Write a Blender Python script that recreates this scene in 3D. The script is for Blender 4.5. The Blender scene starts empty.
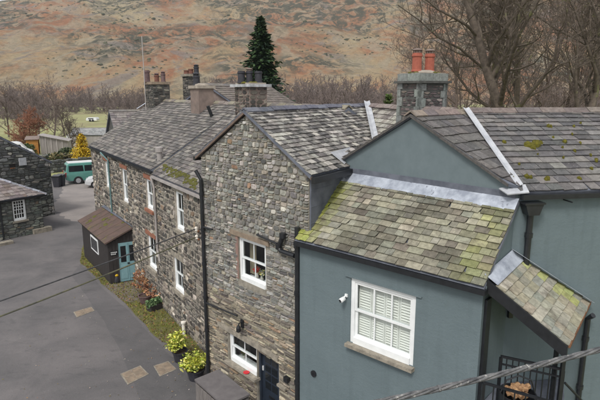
import bpy, math, random
import numpy as np
from mathutils import Vector as V, noise as mnoise

# ------------------------------------------------------------------ camera, sky, sun, exposure
sc = bpy.context.scene
COL = sc.collection
CAM_H, FPX, PITCH = 8.3, 520.0, math.atan(108.0/520.0)
cam_d = bpy.data.cameras.new('camera'); cam = bpy.data.objects.new('camera', cam_d); COL.objects.link(cam)
cam_d.sensor_width = 36.0; cam_d.lens = 36.0*FPX/600.0
cam_d.clip_start = 0.1; cam_d.clip_end = 8000
cam.location = (0, 0, CAM_H); cam.rotation_euler = (math.pi/2-PITCH, 0, 0)
sc.camera = cam

SUN_EL, SUN_AZ = 52.0, 205.0      # degrees; azimuth clockwise from +Y
world = bpy.data.worlds.new('World'); sc.world = world; world.use_nodes = True
wn = world.node_tree.nodes; wl = world.node_tree.links; wn.clear()
sky = wn.new('ShaderNodeTexSky'); sky.sky_type = 'NISHITA'; sky.sun_disc = False
sky.sun_elevation = math.radians(SUN_EL); sky.sun_rotation = math.radians(SUN_AZ)
sky.air_density = 1.0; sky.dust_density = 4.0; sky.ozone_density = 1.0
hs = wn.new('ShaderNodeHueSaturation'); hs.inputs['Saturation'].default_value = 0.12
mixw = wn.new('ShaderNodeMix'); mixw.data_type = 'RGBA'; mixw.inputs['Factor'].default_value = 0.6
mixw.inputs['B'].default_value = (9.6, 9.8, 10.2, 1)          # even cloud layer
bg = wn.new('ShaderNodeBackground'); bg.inputs['Strength'].default_value = 0.078
wo = wn.new('ShaderNodeOutputWorld')
wl.new(sky.outputs[0], hs.inputs['Color']); wl.new(hs.outputs[0], mixw.inputs['A'])
wl.new(mixw.outputs['Result'], bg.inputs['Color']); wl.new(bg.outputs[0], wo.inputs['Surface'])
sun_d = bpy.data.lights.new('sun', 'SUN'); sun_d.energy = 1.5; sun_d.angle = math.radians(16); sun_d.color = (1.0, 0.96, 0.90)
sun = bpy.data.objects.new('sun', sun_d); COL.objects.link(sun)
_az, _el = math.radians(SUN_AZ), math.radians(SUN_EL)
sun.rotation_euler = V((-math.sin(_az)*math.cos(_el), -math.cos(_az)*math.cos(_el), -math.sin(_el))).to_track_quat('-Z', 'Y').to_euler()
sun.location = (0, -20, 60)
sc.view_settings.view_transform = 'Standard'; sc.view_settings.look = 'None'
sc.view_settings.exposure = 0.6; sc.view_settings.gamma = 1.0
sc.render.engine = 'CYCLES'
try:
    sc.cycles.use_denoising = True
except Exception:
    pass

R = random.Random(7)
SP, CP = math.sin(PITCH), math.cos(PITCH)

# ------------------------------------------------------------------ photo pixels <-> directions (a pixel gives only a direction)
def ray(u, v):
    y = FPX*CP-(v-200)*SP
    return (u-300)/y, (-FPX*SP-(v-200)*CP)/y
def on_z(u, v, z=0.0):
    x, zz = ray(u, v); y = (z-CAM_H)/zz
    return V((x*y, y, z))
def on_y(u, v, y):
    x, zz = ray(u, v)
    return V((x*y, y, CAM_H+zz*y))
def proj(p):
    x, y, z = p[0], p[1], p[2]-CAM_H
    f = y*CP-z*SP; d = -y*SP-z*CP
    if f < 0.05: return (-999, -999)
    return 300+FPX*x/f, 200+FPX*d/f

class Frame:                                  # a vertical wall: a along it, z up, d outwards
    def __init__(s, o, u, n):
        s.o = V((o[0], o[1], 0)); s.u = V((u[0], u[1], 0)).normalized(); s.n = V((n[0], n[1], 0)).normalized()
    def p(s, a, z, d=0.0):
        q = s.o+s.u*a+s.n*d; q.z += z; return q
    def at(s, u, v, d=0.0):                   # pixel -> (a, z) on the plane d in front of the wall
        rx, rz = ray(u, v); o = s.o+s.n*d
        # (y*rx-o.x, y-o.y) = u*a
        det = rx*(-s.u.y)-(-s.u.x)*1.0
        y = (o.x*(-s.u.y)-(-s.u.x)*o.y)/det
        a = (V((y*rx, y, 0))-o).dot(s.u)
        return a, CAM_H+rz*y
def frame2(p0, p1):                           # left to right seen from outside
    d = V((p1[0]-p0[0], p1[1]-p0[1], 0)); L = d.length; d.normalize()
    return Frame(p0, d, (d.y, -d.x)), L

def lin(r, g, b):
    f = lambda c: ((c/255+0.055)/1.055)**2.4 if c > 10 else c/255/12.92
    return (f(r), f(g), f(b))
def vary(c, k, rng=R, hue=0.025):
    m = 1+rng.uniform(-k, k)
    return tuple(max(0.004, x*m*(1+rng.uniform(-hue, hue))) for x in c)

# ------------------------------------------------------------------ materials
MATS = {}
def nodes(name):
    m = bpy.data.materials.new(name); m.use_nodes = True; nt = m.node_tree; nt.nodes.clear()
    out = nt.nodes.new('ShaderNodeOutputMaterial'); b = nt.nodes.new('ShaderNodeBsdfPrincipled')
    nt.links.new(b.outputs[0], out.inputs['Surface']); MATS[name] = m
    return m, nt, b, out
def N(nt, t, **k):
    n = nt.nodes.new(t)
    for a, v in k.items():
        if hasattr(n, a): setattr(n, a, v)
    return n
def pos(nt, sx=1, sy=1, sz=1):
    g = N(nt, 'ShaderNodeNewGeometry')
    if (sx, sy, sz) == (1, 1, 1): return g.outputs['Position']
    m = N(nt, 'ShaderNodeMapping'); m.inputs['Scale'].default_value = (sx, sy, sz)
    nt.links.new(g.outputs['Position'], m.inputs['Vector']); return m.outputs[0]
def noise(nt, vec, scale, detail=4, rough=0.6, dist=0.0):
    n = N(nt, 'ShaderNodeTexNoise'); n.inputs['Scale'].default_value = scale
    n.inputs['Detail'].default_value = detail; n.inputs['Roughness'].default_value = rough; n.inputs['Distortion'].default_value = dist
    nt.links.new(vec, n.inputs['Vector']); return n.outputs['Fac']
def ramp(nt, fac, *stops):
    r = N(nt, 'ShaderNodeValToRGB'); e = r.color_ramp.elements
    while len(e) < len(stops): e.new(0.5)
    for i, (p_, c) in enumerate(stops):
        e[i].position = p_
        e[i].color = (c, c, c, 1) if isinstance(c, (int, float)) else (*c, 1)
    nt.links.new(fac, r.inputs['Fac']); return r.outputs['Color']
def mix(nt, fac, a, b, blend='MIX'):
    m = N(nt, 'ShaderNodeMix'); m.data_type = 'RGBA'; m.blend_type = blend
    def put(sock, v):
        if isinstance(v, (int, float)): sock.default_value = v if sock.type == 'VALUE' else (v, v, v, 1)
        elif isinstance(v, tuple): sock.default_value = (*v, 1)
        else: nt.links.new(v, sock)
    put(m.inputs[0], fac); put(m.inputs['A'], a); put(m.inputs['B'], b)
    return m.outputs['Result']
def bump(nt, b, h, strength=0.3, dist=0.02):
    n = N(nt, 'ShaderNodeBump'); n.inputs['Strength'].default_value = strength; n.inputs['Distance'].default_value = dist
    nt.links.new(h, n.inputs['Height']); nt.links.new(n.outputs[0], b.inputs['Normal'])
def surf(name, a, b2=None, scale=3.0, rough=0.8, bs=0.25, bscale=None, bdist=0.01, metal=0.0, spots=None, lo=0.35, hi=0.65, stretch=(1, 1, 1), spec=0.3):
    m, nt, b, out = nodes(name); pv = pos(nt, *stretch)
    f = noise(nt, pv, scale, 6, 0.65)
    c = ramp(nt, f, (lo, a), (hi, b2 or tuple(x*0.8 for x in a)))
    if spots:
        sc_, thr, sc_c = spots
        f2 = noise(nt, pv, sc_, 5, 0.7, 0.4)
        c = mix(nt, ramp(nt, f2, (thr, 0.0), (thr+0.08, 1.0)), c, sc_c)
    nt.links.new(c, b.inputs['Base Color'])
    b.inputs['Roughness'].default_value = rough; b.inputs['Metallic'].default_value = metal
    b.inputs['Specular IOR Level'].default_value = spec
    if bs: bump(nt, b, noise(nt, pv, bscale or scale*6, 6, 0.7), bs, bdist)
    return m
def tinted(name, rough=0.85, nscale=9.0, amp=(0.62, 1.35), bs=0.5, bscale=30, bdist=0.01, spots=None, stretch=(1, 1, 1), spec=0.25, trans=0.0):
    """per-piece colour from the point attribute 'tint', broken up by noise"""
    m, nt, b, out = nodes(name); pv = pos(nt, *stretch)
    at = N(nt, 'ShaderNodeAttribute'); at.attribute_name = 'tint'
    c = mix(nt, 1.0, at.outputs['Color'], ramp(nt, noise(nt, pv, nscale, 6, 0.7), (0.3, amp[0]), (0.7, amp[1])), 'MULTIPLY')
    for (s_, thr, wd, col, amt) in (spots or []):
        c = mix(nt, mix(nt, 1.0, ramp(nt, noise(nt, pv, s_, 5, 0.65, 0.3), (thr, 0.0), (thr+wd, 1.0)), amt, 'MULTIPLY'), c, col)
    nt.links.new(c, b.inputs['Base Color']); b.inputs['Roughness'].default_value = rough
    b.inputs['Specular IOR Level'].default_value = spec
    if bs: bump(nt, b, noise(nt, pv, bscale, 6, 0.75), bs, bdist)
    return m

tinted('stone', nscale=14, bscale=45, bs=0.6, bdist=0.012, spots=[(5, 0.60, 0.1, lin(150, 146, 132), 0.35), (22, 0.64, 0.06, lin(66, 62, 58), 0.6)])
tinted('stone_far', nscale=6, bscale=25, bs=0.6, bdist=0.015)
tinted('slate_pale', rough=0.75, nscale=10, bscale=40, bs=0.4, bdist=0.006,
       spots=[(2.2, 0.56, 0.14, lin(92, 84, 74), 0.75), (16, 0.62, 0.08, lin(176, 172, 150), 0.55), (5.5, 0.66, 0.1, lin(128, 132, 62), 0.55)])
tinted('slate_dark', rough=0.7, nscale=10, bscale=40, bs=0.4, bdist=0.006,
       spots=[(3.2, 0.57, 0.16, lin(124, 120, 117), 0.5), (26, 0.62, 0.06, lin(178, 175, 166), 0.65), (12, 0.70, 0.05, lin(112, 110, 40), 0.8)])
tinted('slate_streak', rough=0.7, nscale=12, bscale=40, bs=0.4, bdist=0.006,
       spots=[(4.5, 0.53, 0.14, lin(198, 195, 186), 0.6), (9, 0.60, 0.1, lin(70, 66, 64), 0.6)])
tinted('slate_far', rough=0.8, nscale=5, bscale=20, bs=0.4, bdist=0.01,
       spots=[(1.1, 0.55, 0.15, lin(92, 84, 80), 0.5), (6, 0.64, 0.06, lin(178, 172, 164), 0.5), (2.2, 0.70, 0.05, lin(120, 118, 60), 0.6)])
surf('slate_edge', lin(72, 70, 70), lin(98, 94, 90), 14, 0.8, 0.5, 40)
surf('mortar', lin(154, 148, 136), lin(122, 117, 107), 6, 0.95, 0.5, 40, 0.01)
surf('mortar_grey', lin(176, 168, 156), lin(132, 124, 114), 5, 0.95, 0.5, 30, 0.01)
surf('mortar_dark', lin(96, 96, 92), lin(70, 70, 68), 5, 0.95, 0.5, 30, 0.01)
def render_paint(name, a, b2):
    m, nt, b, out = nodes(name); pv = pos(nt)
    c = ramp(nt, noise(nt, pv, 0.9, 6, 0.6), (0.3, a), (0.7, b2))
    st = noise(nt, pos(nt, 7, 7, 0.5), 1.0, 5, 0.6)
    c = mix(nt, ramp(nt, st, (0.52, 0.0), (0.80, 0.45)), c, tuple(x*0.68 for x in a))
    c = mix(nt, ramp(nt, noise(nt, pos(nt, 5, 5, 0.8), 2.2, 6, 0.7), (0.60, 0.0), (0.74, 0.35)), c, tuple(x*1.3 for x in a))
    c = mix(nt, ramp(nt, noise(nt, pv, 2.6, 7, 0.75, 0.8), (0.60, 0.0), (0.72, 0.3)), c, lin(84, 92, 84))
    nt.links.new(c, b.inputs['Base Color']); b.inputs['Roughness'].default_value = 0.75; b.inputs['Specular IOR Level'].default_value = 0.25
    h = mix(nt, 0.5, noise(nt, pos(nt, 1, 1, 2.2), 3.2, 3, 0.5), noise(nt, pv, 24, 5, 0.7))
    bump(nt, b, h, 0.45, 0.03)
render_paint('grey_paint', lin(107, 120, 124), lin(100, 113, 117))
surf('grey_paint_smooth', lin(108, 120, 124), lin(101, 113, 117), 4, 0.6, 0.1)
surf('lead', lin(186, 192, 202), lin(140, 146, 158), 3.5, 0.5, 0.25, 14, 0.01, metal=0.15, spots=(6, 0.6, lin(112, 116, 126)))
surf('lead_bright', lin(186, 188, 192), lin(158, 161, 167), 5, 0.5, 0.2, 14, 0.01, spots=(9, 0.62, lin(150, 153, 158)))
surf('lead_dark', lin(84, 88, 98), lin(110, 114, 124), 3, 0.55, 0.2, 12, 0.01)
surf('white_paint', lin(236, 238, 238), lin(224, 226, 226), 5, 0.45, 0.05)
surf('black_metal', lin(26, 28, 31), lin(36, 38, 42), 8, 0.4, 0.1, spec=0.5)
surf('black_plastic', lin(30, 32, 35), lin(40, 42, 46), 8, 0.35, 0.05, spec=0.5)
surf('navy_paint', lin(44, 52, 64), lin(38, 46, 57), 5, 0.4, 0.05, spec=0.5)
surf('pipe_teal', lin(104, 132, 132), lin(92, 118, 119), 5, 0.6, 0.1)
surf('teal_paint', lin(132, 168, 174), lin(120, 156, 163), 5, 0.5, 0.08)
surf('sill_stone', lin(160, 152, 138), lin(122, 116, 106), 7, 0.9, 0.4, 40, spots=(13, 0.62, lin(92, 90, 82)))
surf('slab_stone', lin(150, 134, 116), lin(118, 106, 94), 6, 0.9, 0.4, 40)
surf('cap_flag', lin(196, 198, 200), lin(130, 132, 134), 4, 0.8, 0.3, 20)
surf('sandstone', lin(154, 104, 82), lin(130, 90, 74), 8, 0.9, 0.4, 40)
surf('verge_brown', lin(122, 104, 94), lin(98, 86, 78), 7, 0.85, 0.3)
surf('rose_render', lin(152, 124, 114), lin(134, 110, 102), 4, 0.9, 0.3)
surf('dark_timber', lin(50, 47, 47), lin(62, 58, 57), 3, 0.7, 0.2, 20, stretch=(6, 6, 1))
surf('shed_roof', lin(102, 84, 77), lin(84, 72, 68), 2.2, 0.9, 0.3, 30, spots=(2.2, 0.57, lin(104, 96, 62)))
surf('terracotta', lin(166, 96, 78), lin(146, 82, 68), 9, 0.75, 0.2)
surf('pot_clay', lin(122, 84, 72), lin(100, 70, 62), 9, 0.85, 0.2)
surf('dark_pot', lin(62, 62, 68), lin(48, 48, 54), 9, 0.6, 0.2)
surf('purple_pot', lin(112, 92, 92), lin(88, 72, 72), 9, 0.7, 0.2)
surf('moss', lin(116, 110, 40), lin(78, 76, 30), 22, 1.0, 0.9, 90, 0.02)
surf('moss_green', lin(104, 104, 52), lin(78, 76, 42), 12, 1.0, 0.9, 60, 0.02)
surf('cable', lin(112, 112, 112), lin(64, 65, 68), 9, 0.6, 0.2, 60, spots=(26, 0.60, lin(176, 174, 168)), spec=0.4)
surf('wire_black', lin(82, 82, 84), lin(60, 60, 62), 10, 0.6, 0.1)
surf('wire_moss', lin(112, 110, 84), lin(76, 76, 70), 5, 0.7, 0.1)
surf('porcelain', lin(236, 232, 224), lin(214, 204, 190), 10, 0.35, 0.0)
surf('orange_clay', lin(140, 96, 66), lin(84, 62, 50), 10, 0.6, 0.1)
surf('concrete', lin(170, 160, 148), lin(138, 130, 120), 4, 0.95, 0.4, 40)
surf('apron', lin(122, 113, 102), lin(100, 93, 85), 3, 0.95, 0.5, 40)
surf('roughcast', lin(140, 124, 116), lin(116, 104, 98), 3, 0.95, 0.6, 60, 0.02)
surf('red_paint', lin(206, 56, 62), lin(190, 46, 54), 10, 0.5, 0.0)
surf('yellow_paint', lin(236, 196, 52), lin(214, 174, 40), 10, 0.5, 0.0)
surf('bin_lid', lin(112, 108, 108), lin(98, 94, 95), 4, 0.6, 0.15)
surf('bin_side', lin(128, 122, 118), lin(104, 100, 98), 5, 0.7, 0.2, stretch=(4, 4, 1))
surf('van_teal', lin(96, 150, 140), lin(90, 142, 133), 3, 0.25, 0.0, spec=0.5)
surf('car_white', lin(226, 228, 230), lin(214, 216, 219), 3, 0.25, 0.0, spec=0.5)
surf('tyre', lin(34, 34, 36), lin(44, 44, 46), 9, 0.8, 0.1)
surf('rim', lin(196, 198, 202), lin(168, 170, 176), 9, 0.35, 0.0, metal=0.6)
surf('tail_red', lin(196, 30, 40), lin(180, 24, 34), 9, 0.25, 0.0)
surf('shed_orange', lin(196, 140, 72), lin(168, 116, 60), 4, 0.8, 0.2, stretch=(1, 1, 8))
surf('sheet_metal', lin(170, 164, 160), lin(146, 140, 138), 1.2, 0.6, 0.15, stretch=(3, 3, 0.4))
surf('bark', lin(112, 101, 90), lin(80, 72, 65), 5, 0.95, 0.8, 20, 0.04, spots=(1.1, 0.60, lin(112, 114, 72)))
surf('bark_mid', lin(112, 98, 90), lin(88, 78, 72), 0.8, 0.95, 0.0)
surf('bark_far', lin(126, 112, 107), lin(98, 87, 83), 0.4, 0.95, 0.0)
surf('bark_russet', lin(150, 104, 82), lin(122, 84, 68), 0.5, 0.95, 0.0)
surf('soil', lin(92, 78, 66), lin(66, 56, 48), 6, 1.0, 0.7, 30, 0.03)
surf('log_wood', lin(172, 138, 102), lin(110, 80, 58), 14, 0.85, 0.2)
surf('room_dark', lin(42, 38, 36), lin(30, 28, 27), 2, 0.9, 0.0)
surf('curtain', lin(176, 164, 140), lin(150, 138, 116), 3, 0.95, 0.2, stretch=(9, 9, 1))
surf('blind', lin(240, 239, 232), lin(232, 230, 222), 4, 0.6, 0.0)
tinted('leaf', rough=0.7, nscale=3, amp=(0.7, 1.3), bs=0.0)

m, nt, b, out = nodes('glass')                # window glass: clear, with a reflection that grows towards grazing angles
nt.nodes.remove(b)
tr = N(nt, 'ShaderNodeBsdfTransparent'); tr.inputs[0].default_value = (0.94, 0.96, 0.96, 1)
gl = N(nt, 'ShaderNodeBsdfGlossy'); gl.inputs['Roughness'].default_value = 0.03; gl.inputs[0].default_value = (0.9, 0.93, 0.95, 1)
lw = N(nt, 'ShaderNodeLayerWeight'); pw_ = N(nt, 'ShaderNodeMath'); pw_.operation = 'POWER'; pw_.inputs[1].default_value = 5.0; nt.links.new(lw.outputs['Facing'], pw_.inputs[0])
fr = N(nt, 'ShaderNodeMapRange'); fr.inputs['To Min'].default_value = 0.035; fr.inputs['To Max'].default_value = 0.9; nt.links.new(pw_.outputs[0], fr.inputs['Value'])
ms = N(nt, 'ShaderNodeMixShader'); nt.links.new(fr.outputs[0], ms.inputs[0]); nt.links.new(tr.outputs[0], ms.inputs[1]); nt.links.new(gl.outputs[0], ms.inputs[2])
nt.links.new(ms.outputs[0], out.inputs['Surface'])
m, nt, b, out = nodes('glass_dark')
b.inputs['Base Color'].default_value = (*lin(34, 38, 42), 1); b.inputs['Roughness'].default_value = 0.06; b.inputs['Specular IOR Level'].default_value = 0.6

def asphalt(name, a, b2, dark):
    m, nt, b, out = nodes(name); pv = pos(nt)
    c = ramp(nt, noise(nt, pv, 0.45, 6, 0.62, 0.6), (0.33, a), (0.66, b2))
    c = mix(nt, ramp(nt, noise(nt, pos(nt, 0.7, 1.6, 1), 1.7, 5, 0.7, 1.0), (0.56, 0.0), (0.7, 0.55)), c, dark)
    c = mix(nt, ramp(nt, noise(nt, pv, 5.5, 4, 0.8), (0.62, 0.0), (0.70, 0.30)), c, tuple(min(1, x*1.5) for x in a))
    c = mix(nt, 1.0, c, ramp(nt, noise(nt, pv, 70, 3, 0.8), (0.3, 0.72), (0.7, 1.28)), 'MULTIPLY')
    nt.links.new(c, b.inputs['Base Color']); b.inputs['Roughness'].default_value = 0.85; b.inputs['Specular IOR Level'].default_value = 0.3
    bump(nt, b, noise(nt, pv, 60, 4, 0.8), 0.5, 0.01)
asphalt('asphalt_old', lin(112, 108, 108), lin(92, 90, 91), lin(78, 77, 79))
asphalt('asphalt_new', lin(103, 100, 101), lin(85, 84, 85), lin(73, 72, 74))
asphalt('asphalt_pale', lin(146, 139, 135), lin(128, 122, 120), lin(106, 102, 102))

m, nt, b, out = nodes('bed')                  # mossy strip with dead leaves
pv = pos(nt)
c = ramp(nt, noise(nt, pv, 2.2, 6, 0.7, 0.5), (0.36, lin(112, 102, 84)), (0.50, lin(98, 98, 54)), (0.66, lin(112, 114, 52)))
c = mix(nt, ramp(nt, noise(nt, pv, 14, 4, 0.8), (0.60, 0.0), (0.66, 0.8)), c, lin(134, 94, 66))
nt.links.new(c, b.inputs['Base Color']); b.inputs['Roughness'].default_value = 1.0; bump(nt, b, noise(nt, pv, 20, 5, 0.8), 0.9, 0.04)

m, nt, b, out = nodes('field')
pv = pos(nt)
c = ramp(nt, noise(nt, pv, 0.018, 5, 0.55), (0.38, lin(138, 144, 92)), (0.52, lin(156, 156, 110)), (0.64, lin(140, 132, 98)))
c = mix(nt, ramp(nt, noise(nt, pv, 0.35, 6, 0.75), (0.45, 0.0), (0.65, 0.55)), c, lin(112, 112, 66))
nt.links.new(c, b.inputs['Base Color']); b.inputs['Roughness'].default_value = 1.0; bump(nt, b, noise(nt, pv, 1.2, 5, 0.8), 0.8, 0.3)

m, nt, b, out = nodes('fellside')             # bracken, bleached grass, scree, crags and juniper
pv = pos(nt); pst = pos(nt, 1.0, 0.55, 1.6)
c = ramp(nt, noise(nt, pst, 0.0095, 8, 0.66, 0.8), (0.36, lin(190, 172, 136)), (0.45, lin(186, 156, 118)), (0.54, lin(178, 122, 86)), (0.68, lin(170, 138, 108)))
c = mix(nt, ramp(nt, noise(nt, pst, 0.03, 6, 0.7, 1.2), (0.48, 0.0), (0.57, 0.75)), c, lin(182, 168, 142))
c = mix(nt, ramp(nt, noise(nt, pos(nt, 1, 0.8, 2.2), 0.014, 7, 0.74, 1.8), (0.53, 0.0), (0.60, 0.75)), c, lin(146, 138, 132))
gz_ = N(nt, 'ShaderNodeSeparateXYZ'); nt.links.new(pv, gz_.inputs[0])
hi_ = N(nt, 'ShaderNodeMapRange'); hi_.inputs['From Min'].default_value = 60; hi_.inputs['From Max'].default_value = 190; hi_.inputs['To Min'].default_value = -0.08; hi_.inputs['To Max'].default_value = 0.06
nt.links.new(gz_.outputs['Z'], hi_.inputs['Value'])
g1 = noise(nt, pos(nt, 0.7, 0.5, 1.6), 0.010, 4, 0.55, 0.8); g2 = noise(nt, pv, 0.07, 7, 0.78, 0.8)
ad_ = N(nt, 'ShaderNodeMath'); ad_.operation = 'ADD'; nt.links.new(g1, ad_.inputs[0]); nt.links.new(hi_.outputs[0], ad_.inputs[1])
c = mix(nt, mix(nt, 1.0, ramp(nt, ad_.outputs[0], (0.36, 0.0), (0.48, 1.0)), ramp(nt, g2, (0.46, 0.0), (0.54, 0.95)), 'MULTIPLY'), c, lin(82, 84, 68))
c = mix(nt, ramp(nt, noise(nt, pos(nt, 1, 1, 1.5), 0.16, 5, 0.8, 0.4), (0.58, 0.0), (0.64, 0.7)), c, lin(104, 98, 84))
c = mix(nt, 1.0, c, ramp(nt, noise(nt, pv, 0.22, 6, 0.8), (0.3, 0.72), (0.7, 1.25)), 'MULTIPLY')
nt.links.new(c, b.inputs['Base Color']); b.inputs['Roughness'].default_value = 1.0
bump(nt, b, noise(nt, pv, 0.06, 9, 0.8), 1.0, 7.0)

# ------------------------------------------------------------------ mesh building
class MB:
    def __init__(s): s.v = []; s.f = []; s.t = []; s.tint = (0.5, 0.5, 0.5)
    def add(s, vs, fs, tint=None):
        k = len(s.v); s.v.extend([tuple(x) for x in vs]); s.f.extend([tuple(i+k for i in f) for f in fs])
        s.t.extend([tint or s.tint]*len(vs)); return s
    def box(s, o, ax, ay, az, tint=None):     # o corner, three edge vectors
        o, ax, ay, az = V(o), V(ax), V(ay), V(az)
        vs = [o, o+ax, o+ax+ay, o+ay, o+az, o+ax+az, o+ax+ay+az, o+ay+az]
        fs = [(3, 2, 1, 0), (4, 5, 6, 7), (0, 1, 5, 4), (1, 2, 6, 5), (2, 3, 7, 6), (3, 0, 4, 7)]
        if ax.cross(ay).dot(az) < 0: fs = [tuple(reversed(f)) for f in fs]
        return s.add(vs, fs, tint)
    def wbox(s, fr, a0, a1, z0, z1, d0, d1, tint=None):   # box in wall coordinates
        return s.box(fr.p(a0, z0, d0), fr.u*(a1-a0), V((0, 0, z1-z0)), fr.n*(d1-d0), tint)
    def slab(s, pts, th, tint=None, n=None):              # polygon extruded against its normal
        pts = [V(p) for p in pts]; k = len(pts)
        if n is None:
            n = V((0, 0, 0))
            for i in range(k):
                p, q = pts[i], pts[(i+1) % k]
                n += V(((p.y-q.y)*(p.z+q.z), (p.z-q.z)*(p.x+q.x), (p.x-q.x)*(p.y+q.y)))
            n.normalize()
        vs = pts+[p-n*th for p in pts]
        fs = [tuple(range(k)), tuple(range(2*k-1, k-1, -1))]+[(i, i+k, (i+1) % k+k, (i+1) % k) for i in range(k)]
        return s.add(vs, fs, tint)
    def tube(s, pts, r, n=8, tint=None, caps=True):
        pts = [V(p) for p in pts]; rs = r if isinstance(r, (list, tuple)) else [r]*len(pts)
        vs, fs = [], []; ref = None
        for i, p in enumerate(pts):
            t = (pts[min(i+1, len(pts)-1)]-pts[max(i-1, 0)])
            t = t.normalized() if t.length > 1e-9 else V((0, 0, 1))
            if ref is None: ref = V((0, 0, 1)) if abs(t.z) < 0.9 else V((1, 0, 0))
            x = ref-t*ref.dot(t)
            if x.length < 1e-6: x = t.orthogonal()
            x.normalize(); ref = x; y = t.cross(x)
            for j in range(n):
                a = 2*math.pi*j/n; vs.append(p+(x*math.cos(a)+y*math.sin(a))*rs[i])
        for i in range(len(pts)-1):
            for j in range(n):
                fs.append((i*n+j, i*n+(j+1) % n, (i+1)*n+(j+1) % n, (i+1)*n+j))
        if caps: fs.append(tuple(range(n-1, -1, -1))); fs.append(tuple(range((len(pts)-1)*n, len(pts)*n)))
        return s.add(vs, fs, tint)
    def lathe(s, c, prof, n=14, tint=None):               # profile (r, z) around a vertical axis
        c = V(c); vs, fs = [], []
        for r, z in prof:
            for j in range(n):
                a = 2*math.pi*j/n; vs.append(c+V((r*math.cos(a), r*math.sin(a), z)))
        for i in range(len(prof)-1):
            for j in range(n): fs.append((i*n+j, i*n+(j+1) % n, (i+1)*n+(j+1) % n, (i+1)*n+j))
        fs.append(tuple(range(n-1, -1, -1))); fs.append(tuple(range((len(prof)-1)*n, len(prof)*n)))
        return s.add(vs, fs, tint)
    def build(s, name, mat, parent=None, smooth=False, kind=None):
        me = bpy.data.meshes.new(name); me.from_pydata(s.v, [], s.f)
        at = me.attributes.new('tint', 'FLOAT_COLOR', 'POINT')
        arr = np.ones((len(s.v), 4), dtype=np.float32)
        if s.t: arr[:, :3] = np.array(s.t, dtype=np.float32)
        at.data.foreach_set('color', arr.ravel())
        me.materials.append(MATS[mat])
        if smooth: me.polygons.foreach_set('use_smooth', [True]*len(me.polygons))
        me.update()
        o = bpy.data.objects.new(name, me); COL.objects.link(o)
        if parent is not None: attach(o, parent)
        if kind: o['kind'] = kind
        return o
def attach(o, parent):
    o.parent = parent
    if parent.parent is None: o.matrix_parent_inverse.translation = -parent.location   # meshes are laid out in world metres
def thing(name, label, cat, loc=(0, 0, 0), group=None):
    o = bpy.data.objects.new(name, None); o.empty_display_size = 0.2; o.location = loc; COL.objects.link(o)
    return tag(o, label, cat, group)
def tag(o, label, cat, group=None):
    o['label'] = label; o['category'] = cat
    if group: o['group'] = group
    return o
def structure(o): o['kind'] = 'structure'; return o

def in_view(vs):
    c = V((0, 0, 0))
    for v_ in vs: c += V(v_)
    u, v_ = proj(c/len(vs)); return -6 < u < 606 and -6 < v_ < 406
def screen_area(vs, quad):
    q = [proj(vs[i]) for i in quad]
    return abs(sum(q[i][0]*q[(i+1) % len(q)][1]-q[(i+1) % len(q)][0]*q[i][1] for i in range(len(q))))/2
def emit(pieces, name, rest_name, mat, parent, nmax=300, minarea=18, smooth=False):
    """pieces: (verts, faces, tint, face index that shows) -> the largest in view singly, the rest joined"""
    sc_ = []
    for i, (vs, fs, t, fi) in enumerate(pieces):
        a = screen_area(vs, fs[fi]) if in_view(vs) else 0
        sc_.append((a, i))
    sc_.sort(reverse=True)
    single = {i for a, i in sc_[:nmax] if a >= minarea}
    rest = MB()
    for i, (vs, fs, t, fi) in enumerate(pieces):
        if i in single: MB().add(vs, fs, t).build(name, mat, parent, smooth)
        else: rest.add(vs, fs, t)
    if rest.v: rest.build(rest_name, mat, parent, smooth, kind='stuff')

# ------------------------------------------------------------------ rubble walls
def wall_face(mb, fr, L, top, openings, z0=-0.3, reveal=0.16, apex=None):
    """front face with real openings and their reveals; top(a) is the wall head"""
    br = sorted({0.0, L}|({apex} if apex is not None else set())|{x for o in openings for x in o[:2]})
    for a0, a1 in zip(br, br[1:]):
        zs = sorted({z0}|{z for o in openings if o[0] < a1-1e-6 and o[1] > a0+1e-6 for z in o[2:4]})
        for i, za in enumerate(zs):
            if i+1 < len(zs):
                zb = zs[i+1]; zc = (za+zb)/2
                if any(o[0] <= a0+1e-6 and o[1] >= a1-1e-6 and o[2] < zc < o[3] for o in openings): continue
                mb.add([fr.p(a0, za), fr.p(a1, za), fr.p(a1, zb), fr.p(a0, zb)], [(0, 1, 2, 3)])
            else:
                mb.add([fr.p(a0, za), fr.p(a1, za), fr.p(a1, top(a1)), fr.p(a0, top(a0))], [(0, 1, 2, 3)])
    for a0, a1, za, zb in openings:
        q = [(a0, za), (a1, za), (a1, zb), (a0, zb)]
        for i in range(4):
            (p, z), (p2, z2) = q[i], q[(i+1) % 4]
            mb.add([fr.p(p, z), fr.p(p, z, -reveal), fr.p(p2, z2, -reveal), fr.p(p2, z2)], [(0, 1, 2, 3)])
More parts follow.
